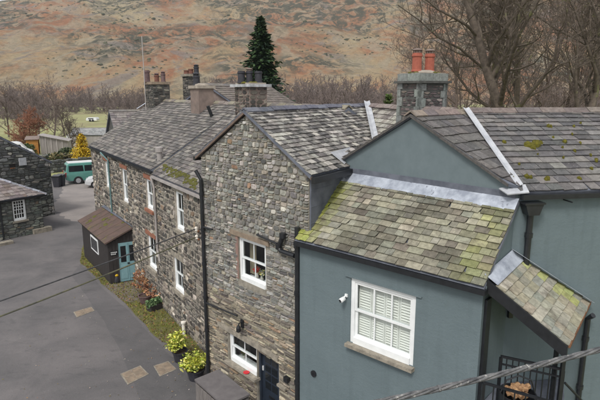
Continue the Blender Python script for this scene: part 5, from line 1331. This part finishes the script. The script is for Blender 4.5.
MB().lathe(gn+V((0, 0, 0.33)), [(0.10, 0), (0.11, 0.05), (0.06, 0.14), (0.01, 0.2)], 12).build('top', 'yellow_paint', t, smooth=True)
tr0, tr1 = on_z(151.5, 313), on_z(171, 305.5); d = (tr1-tr0); nn = V((-d.y, d.x, 0)).normalized()
t = thing('planter_trough', 'long dark trough planted with low green leaves below the terrace window', 'planter', (tr0+tr1)/2)
m = MB(); m.box(tr0, d, nn*0.30, V((0, 0, 0.24))); m.build('trough', 'dark_timber', t)
mb = MB(); rng = random.Random(5)
for i in range(9): leaves(mb, tr0+d*((i+0.5)/9)+nn*0.15+V((0, 0, 0.32)), (0.16, 0.18, 0.16), 70, 0.06, [lin(92, 120, 78), lin(110, 132, 92), lin(80, 104, 70)], rng, 0.2)
mb.build('foliage', 'leaf', t)
def dead_stems(label, p, r, h, n, seed, cols=(lin(150, 104, 74), lin(128, 88, 66), lin(176, 136, 100))):
    rng = random.Random(seed); t = thing('withered_shrub', label, 'shrub', p); st = MB(); mb = MB()
    for i in range(n):
        a = rng.uniform(0, 6.28); q = rng.random()**0.5; e = p+V((math.cos(a)*r*q, math.sin(a)*r*q, h*rng.uniform(0.4, 1.0)))
        mid = p.lerp(e, 0.5)+V((rng.gauss(0, 0.06), rng.gauss(0, 0.06), 0.1)); st.tube([p+V((rng.gauss(0, r*0.2), rng.gauss(0, r*0.2), 0)), mid, e], [0.012, 0.009, 0.004], 4, caps=False)
        leaves(mb, e, (0.13, 0.13, 0.10), 12, 0.05, cols, rng, 0.1)
    st.build('stem', 'bark_russet', t); mb.build('foliage', 'leaf', t)
dead_stems('tangled brown withered shrub between the planter and the terrace wall', on_z(151, 293), 0.75, 0.95, 46, 401)
dead_stems('straggly brown stems against the terrace wall above the trough', on_z(166, 303), 0.45, 0.8, 24, 403)
dead_stems('low brown withered plant beside the terracotta bowl', on_z(158, 299), 0.5, 0.6, 26, 402)
s = MB(); q = on_z(160, 297); s.tube([q, q+V((-0.15, 0.05, 0.5)), q+V((-0.2, 0.1, 0.95)), q+V((-0.05, 0.1, 1.12))], 0.03, 8); tag(s.build('bent_pipe', 'porcelain'), 'bent cream pipe leaning among the withered plants by the terrace', 'pipe')
s = MB(); q = on_z(184, 335); s.lathe(q, [(0.06, 0), (0.06, 0.42), (0.09, 0.44), (0.09, 0.5), (0.02, 0.52)], 10); tag(s.build('stand_pipe', 'porcelain'), 'short pale stand pipe at the foot of the terrace wall near the shrubs', 'stand pipe')
# moss, leaf litter and tufts on the verge: uncountable
rng = random.Random(77); mb = MB()
def in_poly(p, poly):
    c = False; j = len(poly)-1
    for i in range(len(poly)):
        if (poly[i].y > p.y) != (poly[j].y > p.y) and p.x < (poly[j].x-poly[i].x)*(p.y-poly[i].y)/(poly[j].y-poly[i].y)+poly[i].x: c = not c
        j = i
    return c
k = 0
while k < 5200:
    p = V((rng.uniform(-13, -2.2), rng.uniform(14.5, 29), 0))
    if not in_poly(p, bedpts): continue
    k += 1
    c = rng.choice([lin(124, 122, 56), lin(104, 108, 50), lin(150, 104, 70), lin(120, 84, 60), lin(134, 126, 64)])
    if rng.random() < 0.62:
        h = rng.uniform(0.03, 0.10); a = rng.uniform(0, 6.28); d = V((math.cos(a), math.sin(a), 0))*0.018
        q = p+V((0, 0, 0.014)); mb.add([q-d, q+d, q+V((rng.gauss(0, 0.03), rng.gauss(0, 0.03), h))], [(0, 1, 2)], vary(c if c[1] > c[0]*0.85 else lin(116, 118, 56), 0.25, rng))
    else:
        leaves(mb, p+V((0, 0, 0.035)), (0.01, 0.01, 0.012), 1, 0.035, [c], rng, 0.2)
o = mb.build('leaf_litter', 'leaf', kind='stuff'); tag(o, 'moss tufts and dead leaves on the strip along the terrace', 'ground cover')
mb = MB(); k = 0
while k < 260:                                         # blown leaves and grit along the lane
    u, v = rng.uniform(2, 205), rng.uniform(236, 399); p = on_z(u, v, 0.02)
    if in_poly(p, bedpts) or not in_poly(p, road) or rng.random() > (0.35 if u < 120 else 1.0): k += 0.2; continue
    k += 1; leaves(mb, p+V((0, 0, 0.008)), (0.004, 0.004, 0.004), 1, rng.uniform(0.012, 0.03), [lin(140, 132, 118), lin(130, 108, 86), lin(160, 154, 142), lin(106, 96, 66)], rng, 0.2, 0.9)
o = mb.build('lane_litter', 'leaf', kind='stuff'); tag(o, 'scattered leaves and grit lying on the lane', 'litter')
# log basket on the landing
lb = on_y(517, 399, 7.55); lb.z = lz+0.0
t = thing('log_basket', 'black round log basket heaped with split logs behind the railing', 'log basket', lb)
bh = 0.62
MB().lathe(lb, [(0.20, 0), (0.27, 0.25), (0.29, bh), (0.27, bh), (0.25, 0.25)], 20).build('basket', 'black_metal', t)
rng = random.Random(9)
for i in range(15):
    a = rng.uniform(0, 6.28); q = rng.uniform(0, 0.17); c = lb+V((math.cos(a)*q, math.sin(a)*q, bh+0.0+rng.uniform(0, 0.13)*(1-q*3)))
    dd_ = V((rng.gauss(0, 1), rng.gauss(0, 1), rng.gauss(0, 0.3))).normalized()*0.13
    MB().tube([c-dd_, c+dd_], rng.uniform(0.03, 0.05), 6).build('log', 'log_wood', t)
s = MB(); s.tube([lb+V((-0.28, 0, bh-0.02)), lb+V((-0.2, 0, bh+0.22)), lb+V((0, 0, bh+0.3)), lb+V((0.2, 0, bh+0.22)), lb+V((0.28, 0, bh-0.02))], 0.014, 8); s.build('handle', 'black_metal', t)

# ================================================================== OVERHEAD LINES
def catenary(p, q, sag, n=40): return [p.lerp(q, i/n)-V((0, 0, sag*4*(i/n)*(1-i/n))) for i in range(n+1)]
ia = FT.at(196.5, 234, 0.3); ins0 = FT.p(ia[0], ia[1], 0.30)
bk_ = thing('wire_bracket', 'iron bracket with two white insulators on the terrace corner', 'bracket', ins0)
zz_ = (FT.at(196.5, 229, 0.3)[1], FT.at(196.5, 237, 0.3)[1])
s = MB(); s.box(FT.p(ia[0]-0.02, zz_[1]-0.15, 0.0), FT.u*0.04, FT.n*0.03, V((0, 0, 0.6)))
for z in zz_: s.tube([FT.p(ia[0], z-0.05, 0.02), FT.p(ia[0], z-0.05, 0.30)], 0.015, 6)
s.build('arm', 'black_metal', bk_)
for z in zz_:
    s = MB(); s.lathe(FT.p(ia[0], z-0.06, 0.30), [(0.04, 0), (0.055, 0.02), (0.035, 0.05), (0.055, 0.07), (0.05, 0.11), (0.02, 0.13)], 12); s.build('insulator', 'porcelain', bk_)
    s = MB(); s.lathe(FT.p(ia[0]+0.06, z-0.10, 0.26), [(0.025, 0), (0.035, 0.02), (0.03, 0.06)], 10); s.build('clip', 'orange_clay', bk_)
wp = [FT.p(ia[0], z, 0.33) for z in zz_]
def far_end(u, v, y, k): 
    return on_y(u, v, y)
for k, (st, (u, v), lab, mt, r_) in enumerate(((wp[0], (-30, 307), 'upper black service wire crossing the lane to the left', 'wire_black', 0.019), (wp[1], (-30, 321), 'lower mossy service wire crossing the lane to the left', 'wire_moss', 0.021))):
    e = on_y(u, v, 10.2); e2 = st.lerp(e, 1.9)
    mid_ = catenary(st, e2, 0.10+0.05*k, 50); s = MB(); s.tube(mid_, r_, 6); tag(s.build('service_wire', mt), lab, 'wire', 'service wires over the lane')
c0, c1 = on_y(300, 410.5, 4.0), on_y(660, 328, 4.6)
A_, B_ = c0.lerp(c1, -0.5), c0.lerp(c1, 1.35)
cb = thing('cable_bundle', 'thick twisted bundle of overhead cables crossing the bottom right corner', 'cable', A_.lerp(B_, 0.5))
n = 150; sg_ = catenary(A_, B_, 0.10, n); ax = (B_-A_).normalized(); s1 = ax.cross(V((0, 0, 1))).normalized(); s2 = s1.cross(ax)
for k in range(4):
    pts = [p+(s1*math.cos(6.283*(i/n*9+k/4))+s2*math.sin(6.283*(i/n*9+k/4)))*0.0165 for i, p in enumerate(sg_)]
    s = MB(); s.tube(pts, 0.0125, 7); s.build('strand', 'cable', cb, smooth=True)
s = MB()
for i in range(7):
    p = sg_[10+i*20]; s.tube([p-ax*0.012, p+ax*0.012], 0.031, 10)
s.build('cable_tie', 'cable', cb)['kind'] = 'stuff'

# ================================================================== VEHICLES
def vehicle(name, label, cat, rear, fwd, prof, W, wheel_x, wr_, body, roof=None, glass_rows=(), rear_glass=None, lights=None, group=None, plate=None):
    """side profile (x forward, z) swept across the width; rear: rear centre on the ground"""
    f = V((fwd[0], fwd[1], 0)).normalized(); r = V((f.y, -f.x, 0)); o = V((rear.x, rear.y, 0))
    t = thing(name, label, cat, o, group); P = lambda x, y, z: o+f*x+r*y+V((0, 0, z))
    zmax = max(z for x, z in prof)
    def half(z): return W/2-(max(0.0, z-1.0*zmax*0.5)/zmax)*0.22*W*0.5-(0.05 if z < 0.4 else 0)
    k = len(prof); vs = []; fs = []
    ys = (-1, -0.9, 0.9, 1)
    for j, s_ in enumerate(ys):
        for (x, z) in prof:
            ins_ = 0.0 if abs(s_) < 1 else 0.035
            cx = sum(p[0] for p in prof)/k; cz = sum(p[1] for p in prof)/k
            vs.append(P(x+(cx-x)*ins_*0.6, s_*half(z), z+(cz-z)*ins_))
    for j in range(3):
        for i in range(k): fs.append((j*k+i, j*k+(i+1) % k, (j+1)*k+(i+1) % k, (j+1)*k+i))
    fs.append(tuple(range(k-1, -1, -1))); fs.append(tuple(range(3*k, 4*k)))
    MB().add(vs, fs).build('body', body, t)
    for s_ in (-1, 1):
        for (x0, x1, z0, z1, sk) in glass_rows:
            m = MB(); q = [P(x0, s_*(half(z0)-0.0), z0), P(x1, s_*half(z0), z0), P(x1-sk, s_*half(z1), z1), P(x0+sk*0.3, s_*half(z1), z1)]
            q = [p+r*s_*0.006 for p in q]
            if s_ == 1: m.slab(q, 0.02)
            else: m.slab(q[::-1], 0.02)
            m.build('side_window', 'glass_dark', t)
        for x in wheel_x:
            m = MB(); m.tube([P(x, s_*(W/2-0.20), wr_), P(x, s_*(W/2+0.004), wr_)], wr_, 22); w = m.build('wheel', 'tyre', t)
            m = MB(); m.tube([P(x, s_*(W/2-0.02), wr_), P(x, s_*(W/2+0.014), wr_)], wr_*0.66, 18); m.build('rim', 'rim', w)
            m = MB(); m.tube([P(x, s_*(W/2-0.05), wr_), P(x, s_*(W/2-0.002), wr_)], wr_*1.16, 22); m.build('wheel_arch', 'black_plastic', w)
    if rear_glass:
        y, z0, z1, x0, x1 = rear_glass; m = MB(); m.slab([P(x0, y, z0), P(x0, -y, z0), P(x1, -y*0.93, z1), P(x1, y*0.93, z1)][::-1], 0.02); m.build('rear_window', 'glass_dark', t)
    if lights:
        for s_ in (-1, 1):
            (x0, z0, z1, mt) = lights; m = MB(); m.box(P(x0, s_*W/2-s_*0.17, z0), r*s_*0.16, f*0.10, V((0, 0, z1-z0))); m.build('light', mt, t)
    if plate: 
        m = MB(); m.box(P(-0.02, -0.26, plate), r*0.52, f*0.02, V((0, 0, 0.11))); m.build('number_plate', 'yellow_paint', t)
    if roof:
        m = MB(); zr_ = zmax+0.003; x0, x1 = roof
        for a in range(1): m.slab([P(x0, half(zmax)-0.10, zr_+0.01), P(x0, -half(zmax)+0.10, zr_+0.01), P(x1, -half(zmax)+0.10, zr_+0.01), P(x1, half(zmax)-0.10, zr_+0.01)][::-1], 0.03)
        m.build('roof_panel', 'car_white', t)
    return t
van_prof = [(0.0, 0.45), (-0.02, 0.9), (0.02, 1.15), (0.16, 1.80), (0.34, 1.94), (3.2, 1.96), (3.6, 1.86), (4.25, 1.22), (4.8, 1.02), (4.98, 0.75), (4.96, 0.40), (4.6, 0.32), (0.3, 0.32)]
vw = on_z(78.8, 184.2)                                 # where the rear wheel stands
vf = V((0.86, 0.51, 0)).normalized(); vr = V((vf.y, -vf.x, 0))
vrear = vw-vf*1.02-vr*0.95
vehicle('camper_van', 'teal camper van with white roof parked at the top of the lane', 'van', vrear, vf, van_prof, 1.92, (1.02, 4.0), 0.34, 'van_teal', (0.30, 3.3),
        [(0.28, 1.55, 1.18, 1.72, 0.05), (1.62, 2.75, 1.18, 1.72, 0.05), (2.82, 3.75, 1.18, 1.72, 0.35)], (0.78, 1.20, 1.74, 0.012, 0.14), (-0.03, 0.72, 1.12, 'tail_red'), plate=0.86)
car_prof = [(0.0, 0.42), (-0.02, 0.8), (0.08, 0.98), (0.75, 1.42), (1.6, 1.48), (2.3, 1.40), (3.05, 0.98), (3.85, 0.82), (4.08, 0.62), (4.06, 0.36), (3.8, 0.26), (0.3, 0.26)]
cq = on_z(88.6, 187.5)
cf_ = V((-0.95, -0.30, 0)).normalized()
vehicle('parked_car', 'white car nosing out from behind the far end of the terrace', 'car', cq-cf_*3.75+V((0, 0.3, 0)), cf_, car_prof, 1.7, (0.75, 3.25), 0.30, 'car_white', None, [(0.55, 1.5, 0.98, 1.36, 0.1), (1.56, 2.6, 0.98, 1.36, 0.5)], None, (3.98, 0.58, 0.72, 'rim'))
wq = on_y(4, 150, 62)
vehicle('parked_van', 'white van roof showing above the barn at the left edge', 'van', V((wq.x-2.0, wq.y, 0)), (0.9, 0.4), [(x, z*1.22) for x, z in van_prof], 1.95, (1.0, 4.0), 0.34, 'car_white', None, [(2.82, 3.9, 1.45, 2.1, 0.3)], None, None)

# ================================================================== GARDENS BEYOND THE YARD
def drywall(label, p, q, h, seed, th=0.45, mat='mortar_dark', pal=BARN_PAL):
    d = q-p; L = d.length; f_, l_ = frame2(p, q); t = thing('garden_wall', label, 'wall', (p+q)/2)
    m = MB(); m.wbox(f_, 0, L, -0.2, h, -th, 0.0); w = m.build('core', mat, t)
    emit(rubble(f_, L, lambda a: h, [], pal, 0, (0.16, 0.30), (0.25, 0.7), 0.03, (0.03, 0.08), seed, 0.2, pts=6), 'stone', 'rubble_stonework', 'stone_far', w, 0)
    m = MB(); rng = random.Random(seed); x = 0
    while x < L:
        w_ = rng.uniform(0.2, 0.45); m.wbox(f_, x, x+w_*0.95, h, h+rng.uniform(0.08, 0.22), -th-0.03, 0.05, vary(pal[0][rng.randrange(3)], 0.2, rng)); x += w_
    o = m.build('coping_stones', 'stone_far', t, kind='stuff')
drywall('long low stone garden wall behind the camper van', on_z(40, 174.5), on_z(104, 167), 1.1, 501)
drywall('higher stone terrace wall below the corrugated shed', on_z(38, 166), on_z(104, 160), 1.0, 502)
# bin store: dark wheeled bins beside the van
for i, (u, v, lab) in enumerate(((57.5, 187, 'dark grey wheelie bin nearest the barn by the camper van'), (61.5, 186, 'dark grey wheelie bin touching the camper van side of the pair'))):
    p = on_z(u, v); t = thing('wheelie_bin', lab, 'bin', p, 'bins by the camper van')
    m = MB(); a = 0.27; b_ = 0.32; zt_ = 0.98
    m.add([p+V((-a*0.85, -a*0.85, 0.02)), p+V((a*0.85, -a*0.85, 0.02)), p+V((a*0.85, a*0.85, 0.02)), p+V((-a*0.85, a*0.85, 0.02)), p+V((-b_, -b_, zt_)), p+V((b_, -b_, zt_)), p+V((b_, b_, zt_)), p+V((-b_, b_, zt_))],
          [(3, 2, 1, 0), (4, 5, 6, 7), (0, 1, 5, 4), (1, 2, 6, 5), (2, 3, 7, 6), (3, 0, 4, 7)]); m.build('body', 'dark_pot', t)
    m = MB(); m.slab([p+V((-b_-0.02, -b_-0.04, zt_+0.04)), p+V((b_+0.02, -b_-0.04, zt_+0.04)), p+V((b_+0.02, b_+0.04, zt_+0.10)), p+V((-b_-0.02, b_+0.04, zt_+0.10))], 0.05); m.build('lid', 'black_plastic', t)
# corrugated shed
s0, s1 = on_z(41.5, 157.0), on_z(69, 156.0); f_, l_ = frame2(s0, s1); hs0, hs1 = 3.1, 2.4
cs = thing('corrugated_shed', 'long grey corrugated metal shed with sloping roof in the gardens', 'shed', (s0+s1)/2)
hz0, hz1 = px_h(41.5, 135.0, s0.y), px_h(69, 141.0, s1.y)
n = 60; vs = []
m = MB()
for i in range(n+1):
    a = l_*i/n; zt_ = hz0+(hz1-hz0)*i/n; dd_ = 0.03*(1 if i % 2 else -1)
    m.v += [tuple(f_.p(a, 0, dd_)), tuple(f_.p(a, zt_, dd_))]; m.t += [(0.5,)*3]*2
m.f = [(2*i, 2*i+2, 2*i+3, 2*i+1) for i in range(n)]
for a, zt_ in ((0, hz0), (l_, hz1)): m.add([f_.p(a, 0), f_.p(a, 0, -5), f_.p(a, zt_-0.2, -5), f_.p(a, zt_)], [(0, 1, 2, 3)])
m.build('wall', 'sheet_metal', cs)
m = MB(); m.slab([f_.p(-0.2, hz0+0.05, 0.25), f_.p(l_+0.2, hz1+0.05, 0.25), f_.p(l_+0.2, hz1-0.15, -5.2), f_.p(-0.2, hz0-0.15, -5.2)], 0.08); m.build('roof', 'sheet_metal', cs)
for i in range(1, 5): 
    s = MB(); a = l_*i/5; s.wbox(f_, a-0.06, a+0.06, 0, hz0+(hz1-hz0)*i/5-0.05, 0.03, 0.07); s.build('batten', 'sheet_metal', cs)
# orange garden shed
s0, s1 = on_z(27.5, 157.0), on_z(39.5, 156.5); f_, l_ = frame2(s0, s1); hh = px_h(33, 139.5, s0.y)
gs = thing('garden_shed', 'small orange-brown wooden garden shed left of the corrugated shed', 'shed', (s0+s1)/2)
for j in range(10):
    m = MB(); m.wbox(f_, 0, l_, hh*j/10+0.01, hh*(j+1)/10-0.01, -0.06, 0.03*(1-0.0)); m.build('board', 'shed_orange', gs)
m = MB(); m.wbox(f_, 0.01, l_-0.01, 0, hh-0.02, -2.4, -0.06); m.build('wall', 'shed_orange', gs)
m = MB(); m.slab([f_.p(-0.15, hh+0.0, 0.2), f_.p(l_+0.15, hh+0.0, 0.2), f_.p(l_+0.15, hh+0.25, -2.6), f_.p(-0.15, hh+0.25, -2.6)], 0.06); m.build('roof', 'roughcast', gs)
# pale shed roofs and parked car shapes beyond
q = on_z(79, 149.5); 
gt, Pg, wg = block('greenhouse', 'pale roofed low outbuilding behind the golden conifer', (q.x+0.5, q.y+4), (1, 0.1), 2.6, 1.6, 2.0, 2.9, 'sheet_metal', [lin(166, 166, 166), lin(148, 150, 150)], 520)
q = on_z(57, 146); vehicle('parked_car', 'small white car beside the roof of the corrugated shed', 'car', V((q.x-1.8, q.y+8, 0)), (0.95, 0.2), [(x, z*1.15+1.2*0) for x, z in car_prof], 1.7, (0.75, 3.25), 0.30, 'car_white', None, [(0.55, 1.5, 1.1, 1.55, 0.1), (1.56, 2.6, 1.1, 1.55, 0.5)], None, None)
q = on_z(93, 121.5)
cv = thing('trailer', 'tiny white trailer standing in the green field', 'trailer', q)
m = MB(); pr_ = [(-1.5, 0.35), (-1.55, 0.7), (-1.3, 1.15), (1.2, 1.2), (1.5, 0.8), (1.45, 0.35)]
m.slab([q+V((x, -1.1, z)) for x, z in pr_], 2.2, n=V((0, -1, 0))); m.build('body', 'car_white', cv)
m = MB(); m.box(q+V((-0.9, -1.13, 0.72)), V((1.5, 0, 0)), V((0, 0.04, 0)), V((0, 0, 0.26))); m.build('window', 'glass_dark', cv)
for x in (-0.4, 0.4):
    m = MB(); m.tube([q+V((x, -1.12, 0.33)), q+V((x, -0.9, 0.33))], 0.33, 14); m.build('wheel', 'tyre', cv)

# ================================================================== TREES AND SHRUBS
GRN = [lin(38, 58, 36), lin(52, 74, 44), lin(30, 46, 32), lin(66, 86, 50), lin(44, 64, 46)]
cb_ = on_y(262, 110, 52); conifer('conifer_tree', (cb_.x, cb_.y, 0), 'tall dark green conifer rising behind the cottage chimneys', px_h(259.5, 14, 52), 4.3, GRN, 601, 66, 34, 8, 0.40, width=lambda s: min(1.0, 1.18*(1-s))**0.85, droop=0.38, rise=0.26)
q = on_z(83.5, 165); conifer('golden_conifer', (q.x, q.y, 0), 'bright golden yellow conical conifer behind the camper van', px_h(82.5, 133.5, q.y), 1.42, [lin(214, 178, 40), lin(190, 160, 40), lin(226, 196, 72), lin(150, 132, 44)], 602, 40, 30, 6, 0.17, width=lambda s: (1-s)**0.75, droop=-0.1, rise=0.35)
q = on_y(388, 110, 24); conifer('clipped_conifer', (q.x, q.y, 0), 'small bright green conifer peeping over the ridge by the stone chimney', px_h(388, 90.5, 24), 0.30, [lin(74, 94, 40), lin(92, 112, 48), lin(58, 78, 36)], 603, 90, 26, 5, 0.075, width=lambda s: (1-s**9)**0.7, droop=-0.1, rise=0.4)
# big bare trees on the right
big = [(543, 27, 24, 0.34, 611, (0.0, 0), 'largest bare tree, its thick forked trunk behind the right hand roof'),
       (503, 33, 22, 0.26, 612, (-0.08, 0), 'bare tree with slanting limbs right of the chimney pots'),
       (519, 36, 24, 0.25, 613, (0.04, 0), 'tall straight bare tree between the two forked ones'),
       (573, 25, 21, 0.29, 614, (0.10, 0.0), 'mossy bare tree with spreading low limbs near the right edge'),
       (598, 30, 22, 0.26, 615, (0.05, 0), 'bare tree cut by the right edge of the picture')]
for (u, y, h, r, sd, ln, lab) in big:
    q = on_y(u, 110, y); bare_tree('bare_tree', (q.x, q.y, 0), lab, seed=sd, height=h, trunk_r=r, lean=ln, levels=4, kids=(10, 8, 7, 5), spread=0.6, clear=0.48, up=0.15, lenf=(0.62, 0.5, 0.46, 0.5), rmin=0.010, group='bare trees behind the right hand roof')
for k, (u, y, h, r, lab) in enumerate(((452, 50, 20, 0.2, 'fine twigged bare tree just right of the chimney pots'), (480, 52, 22, 0.2, 'slender bare tree in the thicket right of the chimney'), (432, 62, 20, 0.2, 'bare tree behind the grey house chimney pots'), (533, 50, 22, 0.22, 'bare tree standing back behind the thick forked trunk'), (562, 52, 22, 0.22, 'bare tree standing back in the gap towards the right edge'), (588, 46, 21, 0.2, 'bare tree standing back at the far right'), (412, 80, 17, 0.2, 'low crowned bare tree left of the chimney pots'))):
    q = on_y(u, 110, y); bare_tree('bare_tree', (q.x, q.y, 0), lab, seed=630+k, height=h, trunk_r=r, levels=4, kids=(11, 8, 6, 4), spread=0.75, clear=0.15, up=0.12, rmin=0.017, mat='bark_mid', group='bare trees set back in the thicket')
# left-hand trees round the gardens
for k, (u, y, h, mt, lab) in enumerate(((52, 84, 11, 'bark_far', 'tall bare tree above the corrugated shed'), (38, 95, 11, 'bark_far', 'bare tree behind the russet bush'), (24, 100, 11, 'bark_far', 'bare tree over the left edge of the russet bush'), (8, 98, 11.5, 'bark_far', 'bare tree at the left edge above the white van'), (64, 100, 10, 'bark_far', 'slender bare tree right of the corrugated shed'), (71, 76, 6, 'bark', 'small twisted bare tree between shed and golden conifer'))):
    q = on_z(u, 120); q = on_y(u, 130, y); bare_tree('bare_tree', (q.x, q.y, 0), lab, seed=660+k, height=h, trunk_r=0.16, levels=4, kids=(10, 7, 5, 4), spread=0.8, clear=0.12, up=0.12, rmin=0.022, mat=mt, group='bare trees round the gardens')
q = on_y(30, 135, 82); bare_tree('russet_bush', (q.x, q.y, 0), 'rounded russet brown bush behind the orange garden shed', cat='bush', seed=671, height=6.5, trunk_r=0.12, levels=4, kids=(22, 9, 7, 4), spread=1.1, clear=0.02, up=0.05, lenf=(0.8, 0.5, 0.45, 0.5), rmin=0.028, mat='bark_russet')
q = on_y(196-40, 80, 90)
for k, (u, v, y, rr, cols, lab) in enumerate(((23, 158, 66, (2.2, 1.6, 1.1), [lin(70, 84, 52), lin(88, 98, 60)], 'rounded green bush left of the orange shed'), (47, 163, 64, (1.8, 1.0, 0.7), [lin(74, 86, 56), lin(96, 96, 66)], 'low green shrub in front of the corrugated shed'), (60, 165, 60, (1.6, 1.0, 0.8), [lin(80, 88, 58), lin(110, 100, 70)], 'straggling garden shrub left of the camper van'), (67, 160, 66, (1.5, 1.0, 0.9), [lin(62, 76, 56), lin(84, 92, 64)], 'dark shrub below the twisted bare tree'), (74, 163, 62, (1.4, 1.0, 0.7), [lin(112, 100, 74), lin(84, 86, 58)], 'brownish shrub just left of the golden conifer'), (51, 171, 58, (1.8, 1.0, 0.6), [lin(90, 92, 62), lin(120, 104, 80)], 'low shrub along the stone wall by the barn'))):
    p = on_z(u, v); shrub('garden_shrub', (p.x, p.y, 0), lab, rr, cols, 700, 0.17, 7, 700+k, group='garden shrubs')
def clump(name, label, spots, protos, mat):
    """far-off wood that reads as one mass"""
    allv, allf, off = [], [], 0
    for (x, y, h, rot, k) in spots:
        pv_, pf_ = protos[k % len(protos)]; c, s_ = math.cos(rot), math.sin(rot)
        w_ = pv_*h; q = np.stack([w_[:, 0]*c-w_[:, 1]*s_+x, w_[:, 0]*s_+w_[:, 1]*c+y, w_[:, 2]], 1)
        allv.append(q); allf.append(pf_+off); off += len(q)
    vv = np.concatenate(allv).astype(np.float32); ff_ = np.concatenate(allf).astype(np.int32)
    me = bpy.data.meshes.new(name); me.vertices.add(len(vv)); me.vertices.foreach_set('co', vv.ravel())
    me.loops.add(ff_.size); me.loops.foreach_set('vertex_index', ff_.ravel()); me.polygons.add(len(ff_))
    me.polygons.foreach_set('loop_start', np.arange(0, ff_.size, 4, dtype=np.int32)); me.update(calc_edges=True); me.materials.append(MATS[mat])
    o = bpy.data.objects.new(name, me); COL.objects.link(o); o['kind'] = 'stuff'; return tag(o, label, 'woodland')
protos = []
for k in range(6):
    m = MB()
    for lv, pts, rs in segs_tree(seed=800+k, height=1.0, trunk_r=0.022, levels=3, kids=(10, 7, 4), spread=0.9, clear=0.06, up=0.10, rmin=0.0048, lastk=1): m.tube(pts, [max(0.0030, r) for r in rs], 3, caps=False)
    protos.append((np.array(m.v), np.array(m.f)))
rng = random.Random(4); sp = []
for k in range(215):
    u = rng.uniform(-20, 150); y = rng.choice((160, 175, 215, 235, 300, 320, 340))*rng.uniform(0.95, 1.06)
    if 60 < u < 105 and y < 205: continue
    x = ray(u, 105)[0]*y; sp.append((x, y, rng.uniform(5, 13)*(1.35 if y > 210 else 0.9), rng.uniform(0, 6.28), k))
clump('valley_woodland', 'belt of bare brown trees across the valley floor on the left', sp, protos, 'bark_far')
sp = []
for k in range(190):
    u = rng.uniform(195, 430); y = rng.uniform(120, 300); x = ray(u, 100)[0]*y; hh = (8.3+0.055*y)*rng.uniform(0.35, 1.08); sp.append((x, y, hh, rng.uniform(0, 6.28), k))
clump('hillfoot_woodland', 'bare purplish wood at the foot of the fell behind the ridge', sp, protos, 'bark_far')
sp = []
for k in range(70):
    u = rng.uniform(420, 640); y = rng.uniform(120, 280); x = ray(u, 100)[0]*y; hh = (8.3+0.07*y)*rng.uniform(0.4, 0.8); sp.append((x, y, hh, rng.uniform(0, 6.28), k))
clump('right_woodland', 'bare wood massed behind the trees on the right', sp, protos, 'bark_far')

# ================================================================== AIR
m, nt, b, out = nodes('haze'); nt.nodes.remove(b)
pvv = N(nt, 'ShaderNodeVolumePrincipled'); pvv.inputs['Color'].default_value = (0.86, 0.90, 0.96, 1); pvv.inputs['Density'].default_value = 0.00020; pvv.inputs['Anisotropy'].default_value = 0.2
nt.links.new(pvv.outputs[0], out.inputs['Volume'])
m = MB(); m.box((-2650, -70, -3), (5300, 0, 0), (0, 2000, 0), (0, 0, 760)); o = m.build('haze', 'haze', kind='stuff'); tag(o, 'thin pale haze in the air over the valley', 'haze')
